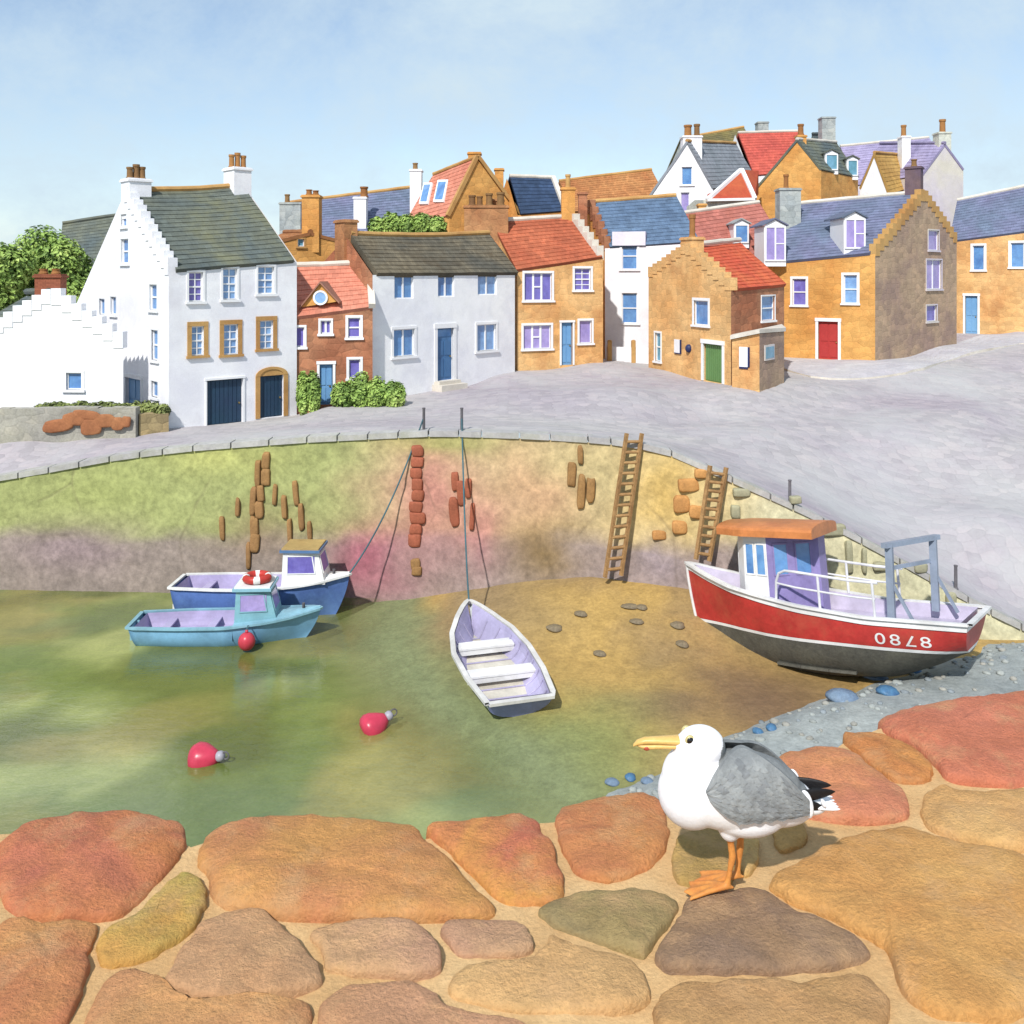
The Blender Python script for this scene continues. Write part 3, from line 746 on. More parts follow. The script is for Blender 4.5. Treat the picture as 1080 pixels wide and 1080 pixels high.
def dormer(H, pl, pr, yt, yb, Y, back, wallm, roofm, pane, style='case'):
    """flat little gabled window standing out of a roof slope"""
    a=at(pl,yb,Y); b=at(pr,yb,Y); zt=zat(yt,Y); w=b.x-a.x; mb=MB()
    mb.box((a.x,Y,a.z-.3),(w,0,0),(0,back,0),(0,0,zt-a.z+.3))
    D=mb.build('dormer',wallm,H.root)
    rb=MB(); k=.14; ap=zt+w*.3
    for x0,x1,s_ in ((a.x-k,a.x+w/2,1),(a.x+w+k,a.x+w/2,-1)):
        p=[Vector((x0,Y-k,zt-.03)),Vector((x1,Y-k,ap)),Vector((x1,Y+back+.8,ap)),Vector((x0,Y+back+.8,zt-.03))]
        q=[v+Vector((0,0,.09)) for v in p]
        rb.poly(q if s_<0 else q[::-1]); rb.poly(p if s_>0 else p[::-1]); rb.poly([p[0],p[1],q[1],q[0]]); rb.poly([p[3],p[0],q[0],q[3]])
    rb.build('dormer_roof',roofm,D)
    gb=MB(); gb.poly([(a.x,Y-.002,zt),(b.x,Y-.002,zt),(a.x+w/2,Y-.002,ap-.03)]); gb.build('dormer_gable',wallm,D)
    wm=MB(); f=.09
    def bx(x0,x1,z0,z1,y0,y1): wm.box((x0,y0,z0),(x1-x0,0,0),(0,y1-y0,0),(0,0,z1-z0))
    x0,x1,z0,z1=a.x+.04,b.x-.04,a.z+.04,zt-.04; y0,y1=Y-.09,Y+.02
    bx(x0,x0+f,z0,z1,y0,y1); bx(x1-f,x1,z0,z1,y0,y1); bx(x0+f,x1-f,z0,z0+f,y0,y1); bx(x0+f,x1-f,z1-f,z1,y0,y1)
    if 'case' in style: bx((x0+x1)/2-.05,(x0+x1)/2+.05,z0+f,z1-f,y0+.01,y1)
    if style=='casex': bx((x0+x1)/2+.05,x1-f,(z0+z1)/2-.03,(z0+z1)/2+.03,y0+.02,y1)
    W=wm.build('dormer_window',TRIMW,D)
    pm=MB(); pm.box((x0+f,Y-.04,z0+f),(x1-x0-2*f,0,0),(0,.03,0),(0,0,z1-z0-2*f)); pm.build('pane',pane,W)

# ---- the front row, left to right
# low white cottage end
h=House('white_cottage','low white cottage end with stepped gable, red brown chimney and one small blue window',(-46,41.9),(130,41.5),BL=(-62,45),BR=(98,44.6),
        zb=5.0,eave=(372,364),ridge='y',f=(.57,.57),ry=(312,312),walls=WHITE2,roof=SLATE,steps=(('front',.42),),ov=.02)
h.win('front',70,86,393,411,'plain',GB,TRIMW,.12)
h.chimpx(40,67,289,42.3,BRICKR,.6,[(46,283.5,9,POT),(59,283.5,9,POT)],2.6)
h.build()
# tall white house
h=House('tall_white_house','tall three storey white house with dark slate roof, navy garage door and arched ochre doorway',(178,41.3),(313,45.5),BL=(80,50),
        zb=(5.3,5.1,5.1,5.2),eave=(287,276),beave=(322,318),ridge='x',f=(.43,.43),ry=(204,199),walls={'front':WHITE,'left':WHITE,'right':WHITE,'back':WHITE},roof=SLATE,ridgem=TRIMO,
        steps=(('left',.42,None,[1]),),sag=.1,ovs=(-.3,-.2))
for x0,x1,y0,y1 in ((199,214,287,318),(235,250,283,316),(272,289,281,310)): h.win('front',x0,x1,y0,y1,'grid',GP if x0<220 else GL,TRIMW,.1)
for x0,x1,y0,y1 in ((202,215,344,375),(236,251,342,374),(274,288,338,368)): h.win('front',x0,x1,y0,y1,'grid',GL,TRIMO,.2)
h.door('front',218,256,400,448,D_NAVY,TRIMW,.08,'plank')
h.door('front',274,299,396,440,D_NAVY,TRIMO,.22,'plank',arch=True)
for x0,x1,y0,y1,st in ((128,134,226,239,'plain'),(128,136,252,278,'sash'),(105,111,315,332,'plain'),(117,123,313,332,'plain'),(158,166,300,327,'sash'),(160,167,348,380,'sash'),(160,167,402,419,'plain')):
    h.win('left',x0,x1,y0,y1,st,GB,TRIMW,.08)
h.door('left',133,149,399,440,D_BLUE,TRIMW,.14,'panel')
Ya=h.A.y
dl=h.frame('front')[1]
_n=h.frame('left')[2]; h.chimney((h.A.x-_n.x*.56,h.A.y-_n.y*.56),1.05,1.05,h.A.z-1.2,zat(188,Ya),WHITE,[(-.3,.17,.55,POTD),(0,.17,.7,POTD),(.28,.17,.6,POTD)],dl)
h.chimney((h.B.x+_n.x*.5,h.B.y+_n.y*.5),.95,1.2,h.B.z-1.2,zat(178,h.B.y),WHITE,[(-.32,.16,.66,POT),(0,.16,.78,POT),(.32,.16,.66,POT)],dl)
h.build()
# small stone house with the salmon roof
h=House('salmon_roofed_house','small red brown stone house with salmon roof, round eyed dormer and pale blue door',(305,45.6),(393,46.4),depth=6,zb=5.5,eave=(337,325),ridge='x',f=(.5,.5),ry=(284,281),
        walls=RBROWN,roof=SALMON,ridgem=COPE,ovs=(0.,0.),coping=('right',))
h.win('front',309,321,345,366,'plain',GP,TRIMW,.1); h.win('front',338,349,338,352,'case',GP,TRIMW,.1); h.win('front',367,380,335,356,'sash',GP,TRIMW,.12); h.win('front',368,380,379,399,'plain',GP,TRIMW,.12)
h.door('front',337,351,384,427,D_BLUE,TRIMW,.12,'panel')
h.build()
# its pediment dormer
Y=44.9+1.1; a=at(318,324,Y); b=at(356,318,Y); ap=at(338,299,Y); z0=min(a.z,b.z); mb=MB(); dp=2.2
for o in (0,): 
    A_=Vector((a.x,Y,a.z)); B_=Vector((b.x,Y,b.z)); C_=Vector((ap.x,Y,ap.z)); bk=Vector((0,dp,0))
    mb.poly([A_,B_,C_]); mb.poly([A_,A_+bk,B_+bk,B_]); mb.poly([A_+bk,C_+bk,B_+bk])
D=mb.build('dormer',GOLD,h.root)
rb=MB()
for p,q in ((A_,C_),(C_,B_)):
    k=(q-p).normalized()*.15; n=Vector((0,-.16,0)); t_=Vector((0,0,.1)); p2=p-(k if p is A_ else k*0); q2=q+(k if q is B_ else k*0)
    rb.box(p2+n+Vector((0,0,.004)),q2-p2,Vector((0,dp+.3,0)),t_)
rb.build('dormer_roof',mat('brown_tile',(176,122,98),(150,100,80),var=.16),D)
wb=MB(); M_=Matrix.Rotation(pi/2,3,'X'); cc=at(338,314,Y-.03); wb.lathe([(.36,0),(.36,.05),(.27,.05),(.27,0)],cc+Vector((0,.0,0)),M_,20,close=False); W_=wb.build('round_window',TRIMW,D)
pb=MB(); pb.lathe([(.27,0),(.27,.02)],cc+Vector((0,-.005,0)),M_,20); pb.build('pane',GL,W_)
# long white cottage
h=House('long_white_cottage','long low white cottage with dark olive roof and a blue door up steps',(393,47),(543,54.5),BL=(336,52),
        zb=(5.8,6.2,6.2,5.8),eave=(290,289),beave=(282,284),ridge='x',f=(.46,.46),ry=(250,249),walls={'front':WHITE2,'left':RBROWN,'right':WHITE2,'back':WHITE2},roof=THATCH,ridgem=TRIMO,ovs=(-.25,.2),sag=.12,roofth=.25,coping=None)
h.win('front',416,436,291,315,'case',GB,None,.1,sill=False); h.win('front',462,479,290,313,'case',GB,None,.1,sill=False); h.win('front',504,524,290,311,'case',GL,None,.1,sill=False)
h.win('front',415,437,347,376,'case',GB,TRIMW,.14); h.win('front',503,523,342,370,'case',GL,TRIMW,.14)
h.door('front',461,478,346,401,D_MID,TRIMW,.2,'panel',GB,step=True)
h.chimpx(352,378,232,49.9,BROWN,1.2,[],3.6,Vector((.8,.55,0)))
h.chimpx(490,536,217,58.3,BROWN,1.0,[(498,206,8,POTD),(506,207,7,POTD),(516,204,8,POTD),(528,203,9,POTD)],3.8)
h.build()
# brown terrace with rust roof
h=House('rust_roofed_house','brown stone house with rust red roof, lilac windows and narrow blue door',(545.5,55),(636,57),depth=8,zb=(6.4,6.7,6.7,6.4),eave=(286,272),ridge='x',f=(.5,.5),ry=(236,231),
        walls=OCHRE,roof=RUST,ridgem=COPE,ovs=(.1,-.1),steps=(('right',.6,COPE),))
h.win('front',553,582,288,317,'case3',GP,TRIMW,.13); h.win('front',606,623,283,306,'grid',GP,TRIMW,.13); h.win('front',552,581,343,368,'case3',GLP,TRIMW,.13); h.win('front',611,624,338,362,'plain',GLP,TRIMW,.12)
h.door('front',592,604,340,385,D_BLUE,TRIMW,.1,'panel')
h.chimpx(519,531,210,59.2,BROWN,.8,[],3.6); h.build()
# tall white house with blue slates
h=House('blue_slated_white_house','tall narrow white house with blue slate roof and stepped brown left gable',(638,62),(736,60.5),BL=(603,69),zb=(6.4,6.6,6.6,6.4),eave=(262,256),beave=(250,244),ridge='x',f=(.5,.5),ry=(216,209),
        walls={'front':WHITE,'left':GOLD,'right':WHITE,'back':WHITE},roof=SLATEB,ridgem=TRIMO,ovs=(-.3,.1),steps=(('left',.6,RBROWN,[1]),))
h.win('front',656,672,256,284,'sash',GB,TRIMW,.15); h.win('front',656,672,309,341,'sash',GB,TRIMW,.15)
A,d,n,L=h.frame('front'); t0,t1,z0,z1=h.rect('front',646,681,250,259); mb=MB(); h._bx(mb,A,d,n,t0*L,t1*L,z0,z1+.35,-.6,.14); mb.build('window_hood',LAVW,h.root)
h.chimpx(592,606,198,60.6,GOLD,.8,[(599,184,6,TRIMO)],2.9); h.chimpx(610,619,203,64.5,RBROWN,.7,[],2.6)
h.build()
# ochre gable house by the slip
h=House('ochre_gable_house','ochre stone gable house with orange roof, green door and side porch with shade painted brown',(684,57.5),(771,49.5),BR=(827,54.5),zb=(6.1,6.2,6.2,6.2),eave=(290,304),beave=(284,299),ridge='y',f=(.49,.49),ry=(262,256),
        walls={'front':OCHRE,'right':RBROWN,'left':OCHRE,'back':OCHRE},roof=ORANGE,ridgem=COPE,ovs=(0,.1),steps=(('front',.5,OCHRE),),coping=None)  # right wall's shade is put into a browner stone colour
h.win('front',732,747,317,343,'plain',GB,TRIMW,.15); h.win('front',691,697,351,381,'sash',GT,TRIMW,.1)
h.win('right',803,817,312,338,'sash',GB,TRIMW,.06)
h.door('front',742,762,363,403,D_GREEN,TRIMW,.18,'plank')
_n=h.frame('front')[2]; h.chimney((h.A.x-_n.x*.42,h.A.y-_n.y*.42),1.15,.8,h.A.z-1.6,zat(250,h.A.y),OCHRE,[(0,.2,zat(226,h.A.y)-zat(250,h.A.y),POT)],h.frame('front')[1])
h.build(); OG=h
A,d,n,L=h.frame('front')
def plaque(px0,px1,py0,py1,m,name,round_=False):
    t0,t1,z0,z1=OG.rect('front',px0,px1,py0,py1); mb=MB()
    if round_:
        c=Vector((A.x,A.y,(z0+z1)/2))+d*((t0+t1)/2*L); M=Matrix((tuple((d.x,n.x,0)),)) if False else None
        mb.ellipsoid(c+n*.02,.22,.22,.24,0,16,10)
    else:
        OG._bx(mb,A,d,n,t0*L,t1*L,z0,z1,.004,.07,0); OG._bx(mb,A,d,n,t1*L,t1*L+.08,z0-.06,z1,.004,.075,1); OG._bx(mb,A,d,n,t0*L,t1*L,z0-.06,z0,.004,.073,1)
    return mb.build(name,m,None)
DARKB=mat('dark_blue_paint',(40,52,104),var=.1,rough=.5)
tag(plaque(712,718,358,372,[TRIMW,DARKB],'notice_board'),'small white notice board on the ochre gable left of the green door','notice board')
tag(plaque(724,730,364,371,DARKB,'wall_lamp',True),'round dark blue lamp on the ochre gable next to the green door','lamp')
# its porch
Ar,dr,nr,Lr=OG.frame('right'); mb=MB()
def Pp(px,Y): return plan(px,Y)
pf=[Pp(772,48.9),Pp(801,47.9),Pp(827,50.6),Pp(823,54.0),Pp(774,49.9)]
zt=[zat(358,48.9),zat(352,47.9),zat(350,50.6),zat(350,50.6),zat(358,48.9)]
for i,mi in ((0,0),(1,1),(2,1)):
    a,b=pf[i],pf[i+1]; l=(b-a).length
    mb.poly([(a.x,a.y,5.4),(b.x,b.y,5.4),(b.x,b.y,zt[i+1]),(a.x,a.y,zt[i])],mi,[(0,5.4),(l,5.4),(l,zt[i+1]),(0,zt[i])])
PO=mb.build('porch',[OCHRE,MAUVE_SHADE],OG.root)  # porch side in mauve, its shade painted into the stone
rb=MB(); low=[Vector((pf[i].x,pf[i].y,zt[i]+.02)) for i in range(5)]; cen=sum(low,Vector())/5
low=[cen+(v-cen)*1.07 for v in low]; top=[v+Vector((0,0,.2)) for v in low]
rb.poly(top); rb.poly(low[::-1])
for i in range(5): j=(i+1)%5; rb.poly([low[i],low[j],top[j],top[i]])
rb.build('porch_roof',COPE,PO)
def porch_panel(i,px0,px1,py0,py1,mats,name,pane=None):
    a,b=pf[i],pf[i+1]; k=lambda px:( ((px-540)/F*a.y-a.x)/((b.x-a.x)-(px-540)/F*(b.y-a.y)) )
    L=(b-a).length; d=Vector(((b-a).x/L,(b-a).y/L,0)); n=Vector((d.y,-d.x,0)); t0,t1=k(px0)*L,k(px1)*L; Y=(a.y+b.y)/2; z0,z1=zat(py1,Y),zat(py0,Y)
    mb=MB(); O=Vector((a.x,a.y,z0)); f=.1
    mb.box(O+d*t0+n*.003,d*(t1-t0),n*.05,Vector((0,0,z1-z0)),0)
    if pane is None: mb.box(O+d*t1+n*.003,d*.1,n*.055,Vector((0,0,z1-z0)),1); mb.box(O+d*t0+n*.003-Vector((0,0,.1)),d*(t1-t0),n*.052,Vector((0,0,.1)),1)
    w=mb.build(name,mats,PO if pane else None)
    if pane:
        pm=MB(); pm.box(O+d*(t0+f)+n*.02+Vector((0,0,f)),d*(t1-t0-2*f),n*.045,Vector((0,0,z1-z0-2*f)),0); pm.build('pane',pane,w)
    return w
tag(porch_panel(0,780,789,366,387,[TRIMW,DARKB],'notice_board'),'larger white notice board with dark edge on the porch of the ochre house','notice board')
porch_panel(1,806,816,363,379,[LILAC],'window',GT)
# big slate roofed house on the right
h=House('slate_roofed_house','large ochre house with purple slate roof, red door and tall stepped gable in painted mauve shade',(792,63.4),(923,58.7),BR=(1009,66.5),zb=(6.5,6.6,7.0,6.5),eave=(280,268),beave=(262,254),ridge='x',f=(.54,.57),ry=(217,205),
        walls={'front':GOLD,'right':MAUVE_SHADE,'left':GOLD,'back':GOLD},roof=SLATEP,ridgem=COPE,ovs=(.2,-.3),steps=(('right',.55,TRIMO),))  # right gable is mauve: its shade is put into the stone colour
h.win('front',836,850,294,322,'sash',GP,TRIMW,.15); h.win('front',890,904,290,320,'sash',GL,TRIMW,.15); h.door('front',863,884,339,379,D_RED,TRIMW,.17,'panel')
for x0,x1,y0,y1,p in ((979,990,243,264,GLP),(977,993,274,305,GLP),(977,988,322,339,GP)): h.win('right',x0,x1,y0,y1,'case' if y0>250 and y0<300 else 'plain',p,LILAC,.08)
_n=h.frame('right')[2]; h.chimney((h.B.x-_n.x*.68,h.B.y-_n.y*.68),1.0,.75,h.B.z-1.5,zat(175,h.B.y),SOOT,[(0,.2,.5,POTD)],h.frame('front')[1])
h.chimpx(820,842,199,66,GREYST,1.2,[(829,184,6,POT)],3)
h.build()
dormer(h,806,829,238,276,61.6,2.5,TRIMW,SLATEP,GLP,'casex'); dormer(h,890,913,230,263,59.8,2.6,TRIMW,SLATEP,GLP,'casex')
# far right house
h=House('lilac_roofed_house','ochre house at the far right with lilac slate roof and tall pale blue door',(1004,74),(1120,70),depth=9,zb=7.4,eave=(255,240),ridge='x',f=(.5,.5),ry=(213,190),walls=OCHRE,roof=SLATEP,ridgem=COPE,ovs=(.2,.2))
h.win('front',1026,1038,259,285,'plain',GB,TRIMW,.16); h.door('front',1018,1031,312,352,D_BLUE,TRIMW,.15,'panel'); h.win('front',1066,1080,256,282,'plain',GB,TRIMW,.16); h.build()

# ---- the rows behind, up the hill
h=House('grey_roofed_house','plain dark grey roof showing behind the left shoulder of the tall white house',(62,70),(150,72),depth=8,eave=(285,280),ridge='x',ry=(238,225),walls=GREYST,roof=SLATE,ovs=(.1,.1)); h.build()
h=House('gold_gable_house','golden stone gable with one tiny window and broad chimney between white house and stone house',(296,55),(358,56.5),depth=7,eave=(256,256),ridge='y',f=(.5,.5),ry=(248,248),walls=GOLD,roof=TAN,ov=-.05)
h.win('front',314,321,252,260,'plain',GT,TRIMO,.07); h.chimpx(320,338,206,56.25,GOLD,.9,[(326,200,7,POT),(333,201,7,POT)],3.4); h.build()
h=House('grey_terrace','long terrace with plain blue purple roof behind the golden gable',(296,73),(432,74),depth=10,eave=(256,250),ridge='x',ry=(216,200),walls=GREYST,roof=SLATEP,ridgem=TRIMO,ovs=(.1,.1))
h.chimpx(297,319,214,74,GREYST,1.4,[(303,205,6,POTD)],5); h.chimpx(374,387,208,75,WHITE2,1.0,[(384,197,9,POT)],4); h.build()
h=House('skylight_house','golden stone house with salmon roof and two blue skylights on the skyline',(426,71),(474,67),BR=(546,70),eave=(240,228),beave=(228,226),ridge='x',f=(.45,.4),ry=(186,168),walls=GOLD,roof=SALMON,ridgem=TRIMO,ovs=(.1,-.2),coping=('right',),copm=TRIMO)
h.chimpx(433,445,179,73,WHITE2,1.0,[(438,172,6,POTD)],4.5); h.chimpx(494,507,161,69.5,GOLD,1.0,[],3); h.build()
def skylight(H,px0,px1,py0,py1):
    FLz=Vector((H.FL.x,H.FL.y,H.ze[0])); FRz=Vector((H.FR.x,H.FR.y,H.ze[1])); nrm=(FRz-FLz).cross(H.A-FLz).normalized(); p0=FLz+nrm*.2+Vector((0,0,.13))
    def hitp(px,py):
        d=Vector(((px-540)/F,1,-(py-HY)/F)); o=Vector((0,0,HC)); k=(p0-o).dot(nrm)/d.dot(nrm); return o+d*k
    sk=5; a,b,c,d=hitp(px0,py1),hitp(px1-sk,py1),hitp(px1,py0),hitp(px0+sk,py0)
    mb=MB(); mb.box(a-nrm*.2,b-a,d-a,nrm*.24); w=mb.build('skylight',TRIMW,H.root)
    pb=MB(); k=.14; pb.box(a+(b-a)*k+(d-a)*.1-nrm*.1,(b-a)*(1-2*k),(d-a)*.8,nrm*.165); pb.build('pane',GB,w)
skylight(h,442,456,193,215); skylight(h,457,473,190,213)
h=House('navy_roofed_house','golden stone house with small very dark navy slate roof behind the rust red roof',(546,68),(596,69),BL=(524,72),eave=(227,223),beave=(222,222),ridge='x',f=(.5,.5),ry=(188,190),walls=GOLD,roof=NAVY,ridgem=COPE,ovs=(-.2,.1),coping=('right',))
h.chimpx(522,531,178,71,GOLD,1.0,[],3); h.build()
h=House('tan_roofed_house','long tan brown roof on the skyline left of the white gable',(606,82),(706,84),depth=9,eave=(224,220),ridge='x',ry=(193,181),walls=GOLD,roof=TAN,ridgem=TRIMO); h.build()
h=House('white_gable_house','white gable house on the hill with white chimney and two ochre pots',(684,80),(752,79),BR=(800,88),eave=(210,200),beave=(196,196),ridge='y',f=(.6,.6),ry=(151,153),walls={'front':WHITE,'right':LAVW,'left':WHITE,'back':WHITE},roof=mat('grey_slate',(150,156,166),(134,142,150),var=.12,pattern='tile',psize=(.36,.34),pcon=.12),ridgem=TRIMO,ov=.05)
h.win('front',719,730,176,195,'plain',GB,TRIMW,.16); h.win('front',718,727,203,224,'plain',GLP,TRIMW,.14)
h.chimpx(719,739,144,80.5,WHITE,1.2,[(725.5,132,9,POT),(735,131,7,POTD)],4.5); h.build()
h=House('olive_roofed_house','dark olive slate roof with grey chimney behind the white gable house',(734,94),(802,95),depth=9,eave=(170,170),ridge='x',f=(.5,.5),ry=(148,136),walls=GREYST,roof=OLIVE,ridgem=TRIMO,ovs=(.1,.1))
h.chimpx(798,809,129,97,GREYST,1.2,[],4); h.build()
h=House('orange_gablet_house','low pale house with steep orange red gablet roof in front of the ochre gable',(742,72),(798,72),depth=7,eave=(211,211),ridge='x',ry=(211,211),walls=PALEST,roof=None)
mb=MB(); Y=71.7; p=[at(746,211,Y),at(796,210,Y),at(782,179,Y+3)]; q=at(800,180,Y+6); 
mb.poly(p); mb.poly([p[1],at(800,205,Y+5),q,p[2]]); mb.poly([p[0],p[2],q,at(746,205,Y+6)])
o=mb.build('roof',ORANGE,h.root)
vb=MB(); vb.bar(p[0],p[2],.3,.3,0); vb.bar(p[2],p[1],.3,.3,0); vb.bar(p[0],p[1],.25,.2,0); vb.build('verge',TRIMW,o)
h.chimpx(736,744,215,71.4,GOLD,.7,[],2.2); h.build()
h=House('hilltop_ochre_house','ochre gable house on the skyline with red left slope, slate right slope and white dormers',(794,80),(866,77),BR=(905,83),eave=(204,180),beave=(210,188),ridge='y',f=(.66,.66),ry=(149,152),walls={'front':GOLD,'right':GOLD,'left':GOLD,'back':GOLD},roof=SLATE,ridgem=COPE,ov=.05)
h.chimpx(840,849,143,79.0,GOLD,.8,[(844.5,131,7,POT)],3); h.build()
dormer(h,870,884,162,180,79,2.5,TRIMW,SLATE,GT,'plain'); dormer(h,893,905,168,186,82,2.5,TRIMW,SLATE,GT,'plain')
h=House('red_roofed_house','bright red roof behind the ochre gable on the skyline',(792,90),(866,91),depth=8,eave=(186,180),ridge='x',ry=(142,140),walls=WHITE2,roof=REDT,ridgem=COPE,ovs=(-.3,0)); 
h.chimpx(865,879,124,92,GREYST,1.2,[],4); h.build()
h=House('white_peak_house','narrow white gable peak behind the slate slope with dormers',(864,93),(892,93),depth=6,eave=(178,178),ridge='y',ry=(143,143),walls=WHITE2,roof=SLATE,ov=.05); h.build()
h=House('purple_roofed_house','long lilac purple roof on the skyline at the right',(904,92),(1000,92),depth=9,eave=(196,184),ridge='x',ry=(156,147),walls=LAVW,roof=LILSL,ridgem=COPE); h.build()
h=House('gold_roofed_house','small white gable with golden tiled roof below the purple roof',(907,84),(938,82),BR=(962,86),eave=(200,206),beave=(200,198),ridge='y',f=(.5,.5),ry=(163,165),walls={'front':WHITE2,'right':GOLD,'left':WHITE2,'back':WHITE2},roof=mat('gold_tile',(206,162,70),(186,138,50),var=.13,pattern='tile',psize=(.3,.34),pcon=.16),ridgem=TRIMO,ov=.05)
h.chimpx(949,958,144,86,WHITE2,1.0,[(953,132,6,POT)],4.5); h.build()
h=House('lilac_gable_house','pale lilac grey gable with tall stone chimney at the right end of the skyline',(972,82),(1016,83),depth=9,eave=(186,180),ridge='y',f=(.55,.55),ry=(153,153),walls=LILAC,roof=LILSL,ov=.05)
h.chimpx(987,1000,140,83.4,PALEST,1.2,[(994,126,7,POT)],4); h.build()
h=House('dusky_roofed_house','dusky red roof with slate cheeked blue dormer behind the ochre gable house',(676,62.2),(834,66),depth=8,eave=(293,272),ridge='x',f=(.5,.5),ry=(238,216),walls=OCHRE,roof=DUSK,ridgem=COPE,ovs=(.1,.1))
h.build(); dormer(h,774,790,236,257,65.6,3.0,TRIMW,mat('cheek_slate',(166,172,170),(150,156,158),var=.1),GB,'plain')

# ---- walls, planting
def stone_block(mb,P0,P1,zb,z0,z1,th,m=0):
    P0=Vector((P0[0],P0[1],0)); P1=Vector((P1[0],P1[1],0)); d=P1-P0; n=Vector((-d.y,d.x,0)).normalized()*th; N=max(2,int(d.length/.5))
    for i in range(N):
        a=P0+d*(i/N); b=P0+d*((i+1)/N); za=lerp(z0,z1,i/N)+random.uniform(-.04,.04); zc=za
        L=d.length/N; pts=[(a.x,a.y,zb),(b.x,b.y,zb),(b.x,b.y,zc),(a.x,a.y,za)]
        u0=i*L; mb.poly(pts,m,[(u0,zb),(u0+L,zb),(u0+L,zc),(u0,za)])
        q=[Vector(p)+n for p in pts]; mb.poly([pts[3],pts[2],q[2],q[3]],m,[(u0,0),(u0+L,0),(u0+L,th),(u0,th)])
        mb.poly([q[1],q[0],q[3],q[2]],m,[(u0,zb),(u0+L,zb),(u0+L,zc),(u0,za)])
        if i in(0,N-1):
            e=(pts[0],q[0],q[3],pts[3]) if i==0 else (pts[1],pts[2],q[2],q[1]); mb.poly(e[::-1] if i==0 else e,m,[(0,zb),(th,zb),(th,zc),(0,zc)])
GW=mat('garden_wall_grey',(176,172,150),(160,156,146),var=.16,pattern='stone',psize=(.5,.3),pcon=.12)
GW2=mat('garden_wall_brown',(172,150,100),(150,130,92),var=.16,pattern='stone',psize=(.4,.25),pcon=.2)
a=plan(-70,39.6); b=plan(143,39.7); mb=MB(); stone_block(mb,a,b,4.3,zat(432,39.6),zat(430,39.7),.5)
gw=empty('garden_wall',(a.x,a.y,4.8),'low grey garden wall with rust brown stones in front of the small white cottage','wall'); mb.build('wall_face',GW,gw)
sb=MB()
for x,y,w,hh in ((62,449,30,14),(78,442,26,14),(96,450,22,18),(92,438,30,10),(110,444,26,14),(124,447,14,14),(52,452,14,10),(133,445,10,12)):
    p=at(x,y,39.55); sb.block(p,w*.5/F*39.5,.07,hh*.5/F*39.5,0,random.uniform(-.15,.15),.7)
sb.build('exposed_stones',mat('rust_stone',(178,116,62),(158,94,50),var=.2),gw,True)
c=plan(178,40.6); mb=MB(); stone_block(mb,b+Vector((.06,.25)),c,4.3,zat(438,39.7),zat(436,40.6),.45)
tag(mb.build('garden_wall',GW2,None),'short brown stone wall under the bush at the corner of the tall white house','wall')
LEAFM={}
def leafm(name,cols):
    return [mat('%s_%s'%(name,'abcd'[i]),c,tuple(v*.82 for v in c),var=.14,wash=1.5,grain=6,rough=.6,bump=0,k=1.0) for i,c in enumerate(cols)]
def foliage(mb,blobs,n,s):
    for _ in range(n):
        c,rx,ry,rz=random.choice(blobs); d=Vector((random.gauss(0,1),random.gauss(0,1),random.gauss(0,1))).normalized(); r=random.random()**.35
        k=1+.25*noise.noise(d*2.2+Vector(c))
        p=Vector(c)+Vector((d.x*rx,d.y*ry,d.z*rz))*r*k
        nn=(d+Vector((random.gauss(0,.42),random.gauss(0,.42),random.gauss(0,.42)+.45))).normalized(); u=nn.cross(Vector((random.random()-.5,random.random()-.5,random.random()-.5))).normalized(); w=nn.cross(u)
        q=s*random.uniform(.6,1.3); cl=noise.noise(p*.9)
        m=min(3,max(0,int(1.7+cl*2.6+random.uniform(-.8,.8))))
        b=nn*q*.18
        mb.poly([p-u*q,p-w*q*.55+b,p+u*q,p+w*q*.55+b],m)
GREENS=[(112,146,50),(140,174,60),(166,198,74),(190,214,96)]
OLIVES=[(104,116,52),(128,142,62),(150,160,76),(168,176,92)]
BARK=mat('bark',(112,92,70),var=.2)
def bush(name,label,pl,pr,pt,pb,Y,n,cols,dep=.5,s=.13,cat='bush',group=None):
    c=at((pl+pr)/2,pb,Y); W=(pr-pl)/F*Y; Hh=(pb-pt)/F*Y
    r=empty(name,(c.x,c.y,c.z),label,cat,group); bl=[]; k=max(2,int(W/ (Hh*.6)+1))
    for i in range(k):
        t=(i+.5)/k; hh=Hh*(.62+.38*sin(pi*(.15+.7*t)))*random.uniform(.85,1.05)
        bl.append(((c.x-W/2+W*t, c.y+random.uniform(-.1,.1), c.z+hh*.48),W/k*.72,max(.35,W*dep/k*1.3),hh*.52))
    mb=MB(); foliage(mb,bl,n,s); mb.build('foliage',leafm('leaf_'+('olive' if cols is OLIVES else 'green'),cols),r)
    tb=MB()
    for i in range(k): 
        b=Vector(bl[i][0]); tb.tube([(b.x,b.y,c.z-.3),(b.x+.05,b.y,c.z+Hh*.25),b],[.07,.05,.02],6)
        for q in range(3): tb.tube([(b.x,b.y,c.z+Hh*.1),b+Vector((random.uniform(-.4,.4)*W/k,random.uniform(-.2,.2),random.uniform(0,.25)*Hh))],[.04,.015],5)
    tb.build('stem',BARK,r); return r
bush('bush','tall narrow green bush between the arched doorway and the pale blue door',315,336,383,436,44.6,4200,GREENS,.5,.1)
bush('bush','wide bright green bush right of the pale blue door before the white cottage',353,424,394,432,45.2,9500,GREENS,.5,.1)
bush('bush','rounded green bush behind the ridge of the long white cottage',391,468,223,250,60,7500,GREENS,.5,.13)
bush('bush','low olive green plants along the top of the grey garden wall',38,134,423,436,40.5,3600,OLIVES,.5,.1)
bush('bush','small olive bush on the short brown wall by the tall white house',130,178,423,441,41.0,2600,OLIVES,.4,.1)
